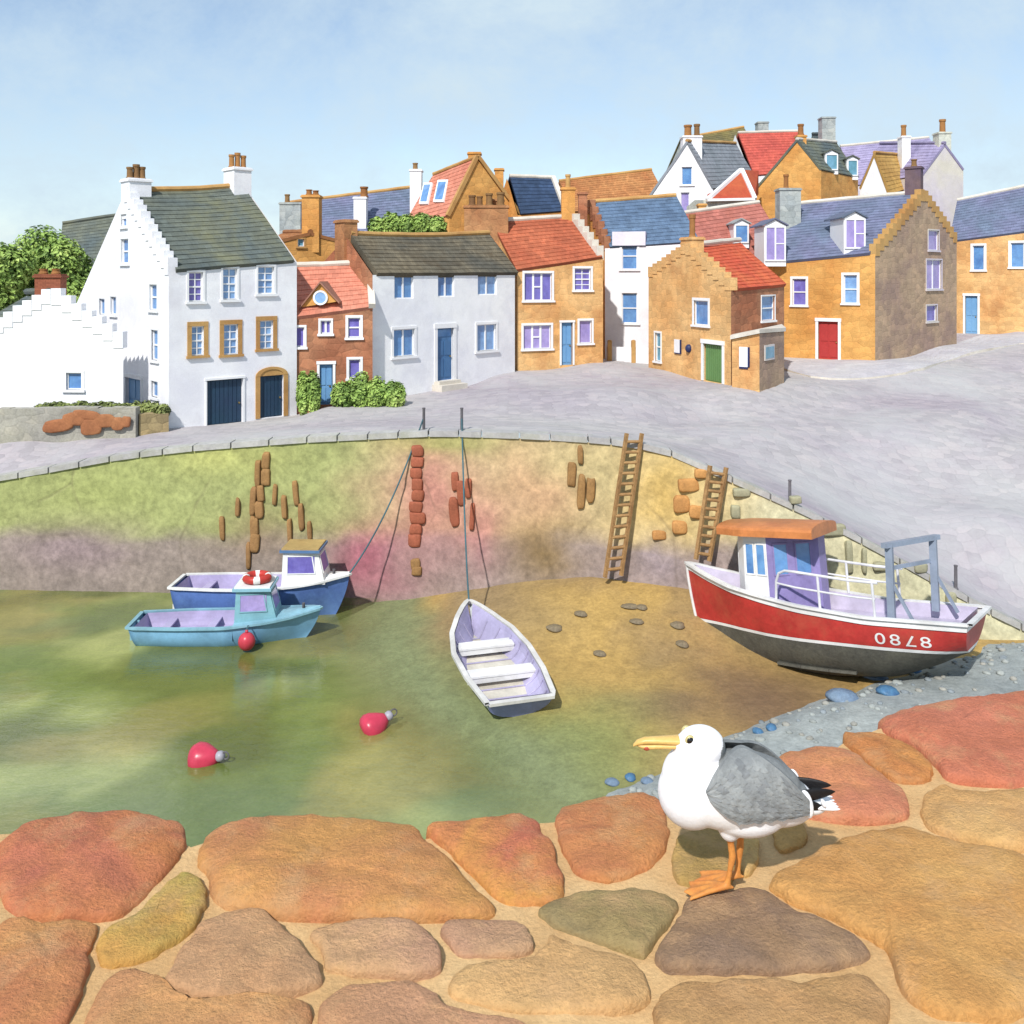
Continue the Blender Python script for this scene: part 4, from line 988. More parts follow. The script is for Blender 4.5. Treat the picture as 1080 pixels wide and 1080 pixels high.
def tree(label,px,py,w,hh,Y,n):
    c=at(px,py,Y); W=w/F*Y; Hh=hh/F*Y; g=ground(c.x,c.y); r=empty('tree',(c.x,c.y,g),label,'tree'); bl=[]
    for i in range(9):
        a=random.uniform(0,2*pi); q=random.uniform(.1,.62)
        bl.append(((c.x+cos(a)*W*.5*q,c.y+sin(a)*W*.4*q,c.z+random.uniform(-.28,.26)*Hh),W*random.uniform(.22,.32),W*.28,Hh*random.uniform(.2,.28)))
    mb=MB(); foliage(mb,bl,int(n*1.6),.16); mb.build('crown',leafm('leaf_green',GREENS),r)
    tb=MB(); tb.tube([(c.x,c.y,g-.3),(c.x+.1,c.y,g+(c.z-g)*.4),(c.x,c.y,c.z-Hh*.2),(c.x+.1,c.y,c.z+Hh*.1)],[.38,.28,.2,.08],9)
    for b,_,_,_ in bl: tb.tube([(c.x,c.y,c.z-Hh*.25),(lerp(c.x,b[0],.5),lerp(c.y,b[1],.5),lerp(c.z,b[2],.4)),b],[.14,.09,.03],6)
    tb.build('trunk',BARK,r)
tree('leafy green tree behind the red brown chimney of the small white cottage',62,288,100,104,62,12000)
tree('leafy green tree cut by the left edge of the picture',-12,300,90,110,58,9000)
# low white yard wall with ochre posts
mb=MB(); a=plan(640,60.2); b=plan(684,59.2); 
zb=6.2; yw=empty('yard_wall',(a.x,a.y,6.4),'low white yard wall with ochre posts beside the ochre gable house','wall')
mb.box((a.x,a.y,zb),(b.x-a.x,b.y-a.y,0),(0,.3,0),(0,0,zat(366,60)-zb)); mb.build('wall_face',WHITE2,yw)
for px in (643,668):
    p=plan(px,59.6); mb=MB(); mb.cbox((p.x,p.y,(zb+zat(360,59.6))/2),.26,.3,zat(360,59.6)-zb); mb.lathe([(.15,0),(.13,.06),(.04,.1)],(p.x,p.y,zat(360,59.6)),None,10); mb.build('post',TRIMO,yw)
mb=MB(); inn=[]; out=[]
pv=[(826,388,61.2),(838,392,60.8),(855,396.5,60.2),(875,398.5,59.8),(895,399,59.4),(915,398,59),(935,396,59.6),(955,392.5,60.8),(975,387.5,62.5),(995,381,64.6),(1015,374.5,67),(1040,368,69),(1075,362,70.5),(1150,358,70)]
for px,p1,Y in pv:
    a=plan(px,Y+1.4); yy=Y-2
    for _ in range(12): yy=.5*yy+.5*(HC-ground(*plan(px,yy))-.11)/(p1-HY)*F
    inn.append(a); out.append(plan(px,min(yy,Y-.5)))
for i in range(len(pv)-1):
    a,b,c,d=out[i],out[i+1],inn[i+1],inn[i]; rows=[]
    for t in range(7): rows.append([Vector((p.x,p.y,ground(p.x,p.y)+.11)) for p in (a.lerp(d,t/6),a.lerp(b,.25).lerp(d.lerp(c,.25),t/6),a.lerp(b,.5).lerp(d.lerp(c,.5),t/6),a.lerp(b,.75).lerp(d.lerp(c,.75),t/6),b.lerp(c,t/6))])
    mb.grid(rows,0,False,[[(p.x,p.y) for p in r] for r in rows]); 
    for p,q_ in zip(rows[0],rows[0][1:]): mb.poly([p-Vector((0,0,.3)),q_-Vector((0,0,.3)),q_,p],1)
tag(mb.build('pavement',[mat('pavement_flags',(196,194,196),(182,178,186),var=.1,grain=8,pattern='stone',psize=(.9,.7),pcon=.06),COPE],None),kind='structure')
# mooring posts and ladders
IRON=mat('weathered_iron',(110,106,112),(88,84,88),var=.15,rough=.7); tabY=[(p,y) for p,y,_ in WALLP]
def mpost(px,pt,pb,lab,r=.055,dy=.35,m=IRON):
    Y=pws(tabY,px)+dy; p=at(px,pb,Y); q=at(px,pt,Y); mb=MB(); mb.lathe([(r*1.5,-.2),(r*1.5,.05),(r,.09),(r*.92,q.z-p.z-.05),(r*1.2,q.z-p.z-.03),(r*1.1,q.z-p.z)],p,None,12)
    return tag(mb.build('mooring_post',m,None),lab,'mooring post','thin mooring posts on the quay')
mpost(447,430,457,'thin iron mooring post holding the rope of the dark blue boat')
mpost(487,430,457,'thin iron mooring post holding the rope of the white dinghy')
mpost(833,506,531,'thin iron post on the slope above the red boat cabin')
mpost(1008,596,622,'short iron post on the sloping wall right of the stern gantry')
ROPE=mat('teal_rope',(70,112,122),(58,94,104),var=.15,rough=.9,grain=40)
WOOD=mat('weathered_wood',(176,134,76),(150,108,58),var=.2,wash=1.2,grain=16,bump=.3)
def ladder(label,b0,b1,t0,t1,n):
    Yb=pws(tabY,(b0[0]+b1[0])/2)-.85; Yt=pws(tabY,(t0[0]+t1[0])/2)-.22
    B0,B1=at(*b0,Yb),at(*b1,Yb); T0,T1=at(*t0,Yt),at(*t1,Yt); r=empty('ladder',(B0+B1)/2,label,'ladder','wooden ladders on the harbour wall')
    for p,q in ((B0,T0),(B1,T1)): mb=MB(); mb.bar(p,q,.13,.1); mb.build('rail',WOOD,r)
    for i in range(n):
        t=(i+.7)/(n+.5); mb=MB(); a=B0.lerp(T0,t); b=B1.lerp(T1,t); e=(b-a).normalized()*.03; mb.tube([a-e,b+e],.055,8); mb.build('rung',WOOD,r)
ladder('long wooden ladder standing against the middle of the harbour wall',(638,609),(655,607),(661,457),(677,457),13)
ladder('shorter wooden ladder on the harbour wall behind the red bow',(734,590),(748,592),(749,491),(766,493),10)

# ------------------------------------------------------------------ boats
def paint(name,rgb,var=.06,rough=.4,**k): return mat(name,rgb,var=var,rough=rough,bump=.05,grain=9,wash=.8,**k)
class Hull:
    def __init__(s,L,B,sheer,keel,beam,rake=.5,tr=.15,full=.55):
        s.L,s.B,s.sh,s.ke,s.be,s.rk,s.tr,s.fu=L,B,sheer,keel,beam,rake,tr,full
    def z(s,t,q): return lerp(pws(s.ke,t),pws(s.sh,t),q)
    def P(s,t,q,side=1,ins=0.):
        zk,zs=pws(s.ke,t),pws(s.sh,t); b=s.B/2*max(0,pw(s.be,t))
        v=q**1.05; u=(1-(1-q)**2.4)**s.fu; g=lerp(v,u,smooth(0,.45,t))
        y=max(0,b*g-ins); x=s.L/2-t*s.L-(1-q)**1.6*s.rk*(1-t)**3+ (q-.5)*-s.tr*t**4
        if ins: x=min(x,s.L/2-ins*2.2-(1-q)*s.rk*(1-t)**3)
        return Vector((x,side*y,lerp(zk,zs,q)))
    def Pz(s,t,z,side=1,ins=0.):
        zk,zs=pws(s.ke,t),pws(s.sh,t); return s.P(t,max(0.,min(1.,(z-zk)/(zs-zk))),side,ins)
    def band(s,mb,f0,f1,n,m=0,N=40,off=0.,transom=True,tm=None):
        """strip of shell between heights f0(t) and f1(t), both sides and the transom"""
        for side in (1,-1):
            G_=[]
            for j in range(n+1):
                row=[]
                for i in range(N+1):
                    t=(i/N)**1.25; z=lerp(f0(t),f1(t),j/n); p=s.Pz(t,z,side)
                    if off: p=p+Vector((0,side*off,0)) if i else p+Vector((off,0,0))
                    row.append(p)
                G_.append(row)
            mb.grid(G_,m,side<0)
        if transom:
            row=[]
            for j in range(n+1):
                z=lerp(f0(1),f1(1),j/n); row.append((s.Pz(1,z,1),s.Pz(1,z,-1)))
            for a,b in zip(row,row[1:]): mb.poly([a[1],a[0],b[0],b[1]],m if tm is None else tm)
    def inner(s,mb,z0,ins,m=0,fm=1,N=36,t1=.97,n=4,fz=None):
        fl=[]
        for side in (1,-1):
            G_=[]
            for j in range(n+1):
                row=[]
                for i in range(N+1):
                    t=lerp(.03,t1,i/N); z=lerp(z0,pws(s.sh,t)-.005,j/n); row.append(s.Pz(t,z,side,ins))
                G_.append(row)
            mb.grid(G_,m,side>0); fl.append(G_[0])
        for i in range(N): mb.poly([fl[0][i],fl[0][i+1],fl[1][i+1],fl[1][i]],fm)
        a,b=[],[]
        for j in range(n+1):
            z=lerp(z0,pws(s.sh,t1)-.005,j/n); a.append(s.Pz(t1,z,1,ins)); b.append(s.Pz(t1,z,-1,ins))
        for j in range(n): mb.poly([a[j],b[j],b[j+1],a[j+1]],m)
    def rail(s,mb,w,h,m=0,N=44,up=.0,stern=True):
        """gunwale cap running round the sheer"""
        pts=[s.P((i/N)**1.25,1,1) for i in range(N,-1,-1)]+[s.P((i/N)**1.25,1,-1) for i in range(1,N+1)]
        if stern: pts=pts+[pts[0]]
        rg=[]
        for i,p in enumerate(pts):
            a=pts[max(0,i-1)]; b=pts[min(len(pts)-1,i+1)]; d=(b-a); d.z=0; d.normalize(); n=Vector((-d.y,d.x,0))
            c=p+Vector((0,0,up)); rg.append([c-n*w*.25+Vector((0,0,-h*.5)),c+n*w*-.3+Vector((0,0,h*.5)),c+n*w*.7+Vector((0,0,h*.5)),c+n*w*.7+Vector((0,0,-h*.5))])
        for a,b in zip(rg,rg[1:]):
            for k in range(4): mb.poly([a[k],b[k],b[(k+1)%4],a[(k+1)%4]],m)
def slab(mb,x0,x1,y0,y1,z0,z1,m=0): mb.box((x0,y0,z0),(x1-x0,0,0),(0,y1-y0,0),(0,0,z1-z0),m)
def cabin_win(parent,plane,u0,u1,v0,v1,at_,n,pane,fr,w=.045):
    """plane: function(u,v)->point on the cabin face; n outward normal"""
    a,b,c,d=plane(u0,v0),plane(u1,v0),plane(u1,v1),plane(u0,v1); n=Vector(n).normalized(); mb=MB()
    ux=(b-a).normalized(); uy=(d-a).normalized()
    for p,q,sd in ((a,b,uy),(d,c,-uy)): mb.box(p-ux*w-sd*w-n*.01,(q-p)+ux*2*w,sd*w,n*.04)
    for p,q,sd in ((a,d,ux),(b,c,-ux)): mb.box(p-sd*w-n*.01,(q-p),sd*w,n*.04)
    W=mb.build('window',fr,parent); pm=MB(); pm.box(a-n*.005,b-a,d-a,n*.022); pm.build('pane',pane,W); return W

# red fishing boat
RED=paint('red_hull',(206,42,34),.1,dirt=((188,76,48),.6,1.1)); BOATW=paint('boat_white',(244,244,244),.04,dirt=((214,206,190),.35,1.4)); ANTI=mat('black_antifouling',(98,96,84),(80,78,72),var=.2,wash=1,grain=14,rough=.8,bump=.3)
ORW=paint('orange_roof',(214,126,48),.12,dirt=((176,92,40),.7,.9)); DECKL=paint('lilac_deck',(206,196,222),.06); TUBE=paint('rail_white',(232,232,238),.04); STEEL=paint('gantry_grey',(146,160,182),.06)
rb_=empty('fishing_boat',(0,0,0),'red fishing boat aground by the shingle with white wheelhouse, orange roof and stern gantry','boat')
H=Hull(8.7,2.7,[(0,1.86),(.1,1.6),(.22,1.36),(.47,1.05),(.7,.88),(1,.9)],[(0,-.8),(.04,-1.1),(.2,-1.25),(.55,-1.2),(.75,-1.0),(.9,-.5),(1,-.03)],[(0,.02),(.05,.2),(.12,.42),(.22,.7),(.34,.9),(.48,1.),(.7,1.),(1,.93)],.4,.25)
mb=MB(); H.band(mb,lambda t:pws(H.ke,t),lambda t:min(-.0,pws(H.sh,t)),8); mb.build('bottom',ANTI,rb_,True,True)
mb=MB(); H.band(mb,lambda t:-.0,lambda t:.09,1,0,40,.012); mb.build('boot_stripe',BOATW,rb_)
mb=MB(); H.band(mb,lambda t:.09,lambda t:pws(H.sh,t)-.2,6); mb.build('hull',RED,rb_)
mb=MB(); H.band(mb,lambda t:pws(H.sh,t)-.2,lambda t:pws(H.sh,t),1,0,40,.035); mb.build('bulwark_strake',BOATW,rb_)
mb=MB(); H.rail(mb,.16,.07); mb.build('gunwale',BOATW,rb_)
mb=MB(); H.inner(mb,.5,.09,0,0,36,.975); mb.build('deck',DECKL,rb_)
mb=MB(); mb.tube([H.P(0,q/10,1)+Vector((.02,0,0)) for q in range(11)],.05,8); mb.build('stem_post',BOATW,rb_)
for sd_ in (1,-1):
    mb=MB(); P_=[H.Pz(t,-.82,sd_) for t in (.36,.45,.55,.64)]
    for a,b in zip(P_,P_[1:]): mb.bar(a,b,.3,.07)
    mb.build('bilge_keel',ANTI,rb_)
# wheelhouse: chamfered front, four walls
wx0,wx1,wy,wz0,wz1=-.05,2.4,.86,.5,2.95
VIOSHADE=paint('violet_shade',(150,136,198),.07)  # shade of the aft port face, painted on as violet
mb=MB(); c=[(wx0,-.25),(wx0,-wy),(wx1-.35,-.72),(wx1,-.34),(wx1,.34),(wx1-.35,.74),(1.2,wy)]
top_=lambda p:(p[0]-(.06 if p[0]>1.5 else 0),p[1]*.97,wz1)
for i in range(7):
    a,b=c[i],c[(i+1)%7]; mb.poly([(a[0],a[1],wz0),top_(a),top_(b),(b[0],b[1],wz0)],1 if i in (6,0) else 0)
WH=mb.build('wheelhouse',[BOATW,VIOSHADE],rb_)
def fpl(p,q): return lambda u,v:Vector((p[0],p[1],wz0)).lerp(Vector((q[0],q[1],wz0)),u).lerp(Vector(top_(p)).lerp(Vector(top_(q)),u),v)
for u0,u1 in ((.12,.42),(.58,.9)): cabin_win(WH,fpl(c[5],c[6]),u0,u1,.52,.88,None,(.05,1,0),GB,BOATW)
for u0,u1 in ((.14,.38),(.56,.82)): cabin_win(WH,fpl(c[6],c[0]),u0,u1,.52,.88,None,(-.65,.76,0),GB,VIOSHADE)
cabin_win(WH,fpl(c[3],c[4]),.12,.88,.5,.88,None,(1,0,0),GB,BOATW)
mb=MB(); N=10; rows=[]   # cambered roof with a deep fascia
for i in range(N+1):
    t=i/N; x=lerp(wx0-.32,wx1+.42,t); w=(wy+.26)*(1-.25*smooth(.7,1,t)); rows.append([(x,w*cos(pi*k/12)*1.0,wz1+.17+.2*sin(pi*k/12)**.8*(1-.25*smooth(.75,1,t))) for k in range(13)])
mb.grid(rows,0,True)
for a,b in zip(rows,rows[1:]):
    for k in (0,12):
        p=[a[k],b[k],(b[k][0],b[k][1],wz1-.02),(a[k][0],a[k][1],wz1-.02)]; mb.poly(p if k==0 else p[::-1])
for rw,fl in ((rows[0],True),(rows[-1],False)):
    bot=[(rw[12][0],rw[12][1],wz1-.02),(rw[0][0],rw[0][1],wz1-.02)]; p=list(rw)+bot; mb.poly(p if fl else p[::-1])
mb.poly([(wx0-.32,wy+.26,wz1-.02),(wx0-.32,-wy-.26,wz1-.02),(wx1+.42,-(wy+.26)*.75,wz1-.02),(wx1+.42,(wy+.26)*.75,wz1-.02)])
mb.build('wheelhouse_roof',ORW,rb_)
mb=MB()
def shp(x,side,dz=0): 
    t=(H.L/2-x)/H.L; p=H.P(t,1,side); return Vector((x,p.y-side*.05,p.z+dz))
for side in (1,-1):
    xs=[.75,.2,-.6,-1.4,-2.2]
    mb.tube([shp(.85,side,0),shp(.8,side,.55),shp(.7,side,.8),shp(.5,side,.92)]+[shp(x,side,.95) for x in xs[1:]],.04,8)
    mb.tube([shp(x,side,.5) for x in (.8,.2,-.6,-1.4,-2.1)],.03,8)
    for x in (-.5,-2.05): mb.tube([shp(x,side,0),shp(x,side,.95)],.04,8)
mb.build('side_rail',TUBE,rb_)
mb=MB(); pa,pb_=Vector((-2.4,.92,.75)),Vector((-3.15,-.9,.75)); up=Vector((0,0,2.1)); ln=Vector((-.12,0,0))
for p in (pa,pb_): mb.bar(p,p+up+ln,.16,.2,0,Vector((1,0,0)))
e=(pb_-pa).normalized()*.22; mb.bar(pa+up+ln-e,pb_+up+ln+e,.2,.14); mb.bar(pa+up*.68,pb_+up*.68,.1,.1)
for p in (pa,pb_): mb.bar(p+Vector((-.6,0,0)),p+up*.6,.08,.08)
mb.build('gantry',STEEL,rb_)
# number on the near side
def number(parent,chars,m):
    cu=bpy.data.curves.new('n','FONT'); mesh=MB(); x=0
    for ch,rot in chars:
        cu.body=ch; cu.size=1; cu.extrude=0; o=bpy.data.objects.new('n',cu); COL.objects.link(o)
        dg=bpy.context.evaluated_depsgraph_get(); dg.update(); me=bpy.data.meshes.new_from_object(o.evaluated_get(dg)); bpy.data.objects.remove(o)
        xs=[v.co.x for v in me.vertices]; ys=[v.co.y for v in me.vertices]; cx,cy=(min(xs)+max(xs))/2,(min(ys)+max(ys))/2; w=max(xs)-min(xs)
        for f in me.polygons:
            pts=[]
            for vi in f.vertices:
                a,b=me.vertices[vi].co.x-cx,me.vertices[vi].co.y-cy
                if rot: a,b=-a,-b
                a*=1.0; pts.append((x+w/2+a,b))
            mesh.poly([(0,p[0],p[1]) for p in pts])
        x+=w+.2
    out=MB(); k=.45/.72
    for f in mesh.f:
        pts=[]
        for i in f:
            v=mesh.v[i]; xx=-2.0-v.y*k; zz=.33+v.z*k*.7; t=(H.L/2-xx)/H.L; p=H.Pz(t,zz,1); pts.append(Vector((xx,p.y+.014,zz)))
        out.poly(pts[::-1])
        out.poly([p-Vector((0,.01,0)) for p in pts])
    return out.build('number_lettering',m,parent)
number(rb_,[('0',0),('8',0),('7',1),('8',0)],BOATW)
rb_.location=(9.42,28.85,1.1); rb_.rotation_euler=(R(5),R(7),R(143.4))

# small cuddy boats
def cuddy(name,label,L,B,hullm,rim,cab,inner,roofm,pane,cx,cw,ch,wl_stripe=None,lip=None,fb=0):
    r=empty(name,(0,0,0),label,'boat')
    H=Hull(L,B,[(0,.98+fb),(.2,.8+fb),(.5,.66+fb),(1,.66+fb)],[(0,-.15),(.1,-.3),(.5,-.36),(1,-.25)],[(0,.02),(.05,.24),(.15,.55),(.3,.85),(.5,1),(.75,.98),(1,.82)],.6,.25)
    mb=MB(); H.band(mb,lambda t:pws(H.ke,t),lambda t:pws(H.sh,t),8); mb.build('hull',hullm,r,True,True)
    mb=MB(); H.rail(mb,.13,.07); mb.build('gunwale',rim,r)
    mb=MB(); H.inner(mb,.2+fb,.07,0,0,30,.975); mb.build('cockpit',inner,r)
    mb=MB(); N=14; rows=[]       # foredeck
    x0=cx-cw/2; t1=(L/2-x0)/L
    for i in range(N+1):
        t=lerp(.0,t1,i/N); a,b=H.P(t,1,1),H.P(t,1,-1); rows.append([a.lerp(b,k/6)+Vector((0,0,.02+.07*sin(pi*k/6))) for k in range(7)])
    mb.grid(rows,0,True); a,b=rows[-1][0],rows[-1][-1]; mb.poly([Vector(q) for q in rows[-1]]+[Vector((b.x,b.y,.2)),Vector((a.x,a.y,.2))]); mb.build('foredeck',rim if lip is None else lip,r)
    z0=pw(H.sh,(L/2-cx)/L)-.02; w0,w1=B*.36,B*.31; xa,xb=cx-cw/2,cx+cw/2; sl=.26
    bot=[(xa,w0),(xa,-w0),(xb,-w0*.8),(xb,w0*.8)]; top=[(xa+.04,w1),(xa+.04,-w1),(xb-sl,-w1*.84),(xb-sl,w1*.84)]
    mb=MB()
    for i in range(4):
        j=(i+1)%4; mb.poly([(*bot[i],z0),(*top[i],z0+ch),(*top[j],z0+ch),(*bot[j],z0)])
    C=mb.build('cabin',cab,r)
    def pl(i,j): return lambda u,v:Vector((*bot[i],z0)).lerp(Vector((*bot[j],z0)),u).lerp(Vector((*top[i],z0+ch)).lerp(Vector((*top[j],z0+ch)),u),v)
    for i,j,u0,u1 in ((1,2,.14,.8),(0,3,.14,.8),(3,2,.1,.9)):
        f=pl(i,j); n=(f(1,0)-f(0,0)).cross(f(0,1)-f(0,0)); mid=f(.5,.5)-Vector((cx,0,z0+ch/2)); n=n if n.dot(mid)>0 else -n
        cabin_win(C,f,u0,u1,.36,.86,None,n,pane,cab,.035)
    mb=MB(); k=.1; mb.box((top[0][0]-k,-w1-k,z0+ch),(top[2][0]-top[0][0]+2*k,0,0),(0,2*w1+2*k,0),(0,0,.09)); mb.box((top[0][0]-k*.5,-w1-k*.5,z0+ch+.09),(top[2][0]-top[0][0]+k,0,0),(0,2*w1+k,0),(0,0,.05),1); mb.build('cabin_roof',roofm,r)
    mb=MB()
    for x in (-.5*L+.9,-.1*L): 
        t=(L/2-x)/L; a,b=H.Pz(t,.42+fb,1,.07),H.Pz(t,.42+fb,-1,.07); mb.box((x-.13,b.y,.4+fb),(.26,0,0),(0,a.y-b.y,0),(0,0,.05))
    mb.build('thwart',inner,r)
    mb=MB(); mb.tube([(L/2-.55,0,.9+fb),(L/2-.55,0,1.14+fb)],.05,8); mb.tube([(L/2-.55,-.12,1.08+fb),(L/2-.55,.12,1.08+fb)],.03,8); mb.build('mooring_bitt',IRON,r)
    mb=MB(); mb.box((-L/2-.06,-.03,-.3),(-.05+.12,0,0),(0,.06,0),(0,0,.95)); mb.box((-L/2-.3,-.03,-.4),(.26,0,0),(0,.06,0),(0,0,.75)); mb.build('rudder',rim,r)
    return r,z0+ch+.14
SKYB=paint('sky_blue_hull',(124,190,232),.07,dirt=((100,164,212),.6,.7)); SKYR=paint('aqua_trim',(134,192,214),.07); LAVI=paint('lavender_inside',(190,178,222),.06); ROYAL=paint('royal_blue_hull',(88,128,206),.08,dirt=((108,156,220),.5,.7))
b1,zr=cuddy('cuddy_boat','sky blue cuddy boat afloat in front, with a lifebuoy on its cabin and red fender',5.9,1.75,SKYB,SKYR,paint('aqua_cabin',(128,190,206),.06),LAVI,[SKYR,BOATW],GLP,.95,1.35,1.02)
b1.location=(-9.3,31.3,.0); b1.rotation_euler=(0,0,R(2.5))
b2,zr2=cuddy('cuddy_boat','royal blue boat with white cabin moored behind the sky blue one',6.0,1.8,ROYAL,BOATW,BOATW,LAVI,[paint('blue_roof_edge',(84,126,176),.08),paint('ochre_roof',(196,160,90),.1)],GP,1.5,1.5,1.12,fb=.5)
b2.location=(-8.75,33.6,-.04); b2.rotation_euler=(0,0,R(-1.5))
# lifebuoy and fender
mb=MB(); n=28
for i in range(n):
    a0,a1=2*pi*i/n,2*pi*(i+1)/n; k=8
    for j in range(k):
        p=[]
        for a,b in ((a0,j),(a1,j),(a1,j+1),(a0,j+1)):
            f=2*pi*b/k; rr=.36+.13*cos(f); p.append((rr*cos(a),rr*sin(a),.13+.13*sin(f)))
        mb.poly(p,1 if (i%7)<2 else 0)
lb=mb.build('lifebuoy',[paint('buoy_red',(206,44,30),.07),BOATW],None,True,True); lb.location=(-9.3+.88,31.34,zr+.0); tag(lb,'red and white lifebuoy lying on the cabin roof of the sky blue boat','lifebuoy')
mb=MB(); mb.ellipsoid((0,0,0),.27,.27,.29,0,20,14); mb.lathe([(.05,.27),(.05,.36)],(0,0,0),None,10); f0=mb.build('fender',paint('fender_red',(216,48,72),.06,.3),None,True); f0.location=(-8.45,30.2,.33); tag(f0,'round red fender hanging on the side of the sky blue boat','fender')
fl=MB(); fl.tube([(0,0,.34),(.0,.12,.45),(0,.2,.42)],.02,6); fl.build('lanyard',ROPE,f0)
# dinghy
dg_=empty('rowing_dinghy',(0,0,0),'white rowing dinghy on the sand with two white thwarts and blue transom','boat')
H2=Hull(5.7,2.25,[(0,1.02),(.2,.84),(.5,.72),(1,.76)],[(0,.12),(.1,.03),(.5,0),(1,.12)],[(0,.02),(.06,.24),(.15,.5),(.3,.82),(.5,1),(.75,.97),(1,.8)],.45,.3)
mb=MB(); H2.band(mb,lambda t:pws(H2.ke,t),lambda t:pws(H2.sh,t),8,0,40,0,True,1); mb.build('hull',[paint('dinghy_white',(226,232,236),.05),paint('dinghy_blue',(142,154,226),.06)],dg_)
mb=MB(); H2.rail(mb,.15,.08); mb.build('gunwale',paint('dinghy_rim',(228,226,222),.05),dg_)
mb=MB(); H2.inner(mb,.2,.06,0,1,34,.975); mb.build('inside',[paint('dinghy_inside_shade',(186,178,218),.07),paint('dinghy_floor',(222,214,196),.09)],dg_)  # lavender is the shade inside the hull, put into the paint
for x,w in ((.75,.44),(-.95,.44)):
    t=(5.7/2-x)/5.7; a=H2.Pz(t,.5,1,.05).y; mb=MB(); mb.box((x-w/2,-a,.5),(w,0,0),(0,2*a,0),(0,0,.06)); mb.box((x-w/2+.02,-a,.34),(.04,0,0),(0,2*a,0),(0,0,.158)); mb.build('thwart',BOATW,dg_)
a=H2.Pz(.9,.46,1,.05).y
mb=MB()
for i in range(9):
    t=lerp(.15,.93,i/8); pts=[H2.Pz(t,z,1,.075) for z in (.68,.5,.35,.22)]+[H2.Pz(t,z,-1,.075) for z in (.22,.35,.5,.68)]
    mb.tube(pts,.025,6)
mb.build('frames',paint('dinghy_ribs',(178,170,206),.07),dg_)
mb=MB(); mb.tube([(2.7,0,.95),(2.82,0,1.0)],.05,8); mb.build('bow_ring',IRON,dg_)
dg_.location=(-.62,28.2,.16); dg_.rotation_euler=(R(0),R(-4.5),R(106.5))
# conical buoys
PINK=paint('buoy_pink_red',(222,44,84),.07,.3); CAP=paint('buoy_grey_cap',(176,172,186),.06)
def buoy(label,px,py,ry,rz,s):
    Y=HC/(py-HY)*F; p=at(px,py,Y); r=empty('mooring_buoy',(0,0,0),label,'buoy','red mooring buoys on the water')
    mb=MB(); mb.lathe([(.02,-.34),(.26,-.33),(.4,-.24),(.44,-.1),(.4,.06),(.29,.24),(.17,.4),(.11,.45)],(0,0,0),None,22); mb.build('float',PINK,r,True)
    mb=MB(); mb.lathe([(.12,.435),(.14,.47),(.14,.56),(.1,.62),(.04,.64)],(0,0,0),None,16); mb.build('cap',CAP,r,True)
    mb=MB(); mb.tube([(.1*cos(a),0,.68+.1*sin(a)) for a in [2*pi*i/12 for i in range(13)]],.022,6); mb.build('eye',IRON,r)
    r.location=(p.x,p.y,.05*s); r.scale=(s,)*3; r.rotation_euler=(0,R(ry),R(rz))
buoy('red buoy with grey cap floating lowest, nearest to the orange stones',215,802,76,-14,.9)
buoy('red buoy with grey cap lying over on the water left of the dinghy',394,768,64,24,.9)
def rope(label,A,B,sag,r=.03):
    A=Vector(A); B=Vector(B); pts=[A.lerp(B,i/24)-Vector((0,0,sag*4*(i/24)*(1-i/24))) for i in range(25)]
    mb=MB(); mb.tube(pts,r,7); tag(mb.build('mooring_rope',ROPE,None,True),label,'rope','mooring ropes')
bow2=b2.matrix_basis@Vector((2.98,0,1.46)); bowd=dg_.matrix_basis@Vector((2.82,0,1.0))
Y=pws(tabY,447)+.35; a=at(447,440,Y)
rope('teal mooring rope sagging from the quay down to the royal blue boat',a,bow2,.55)
Y=pws(tabY,487)+.35; a2=at(487,440,Y)
rope('teal mooring rope hanging from the quay straight to the bow of the white dinghy',a2,bowd,.9)

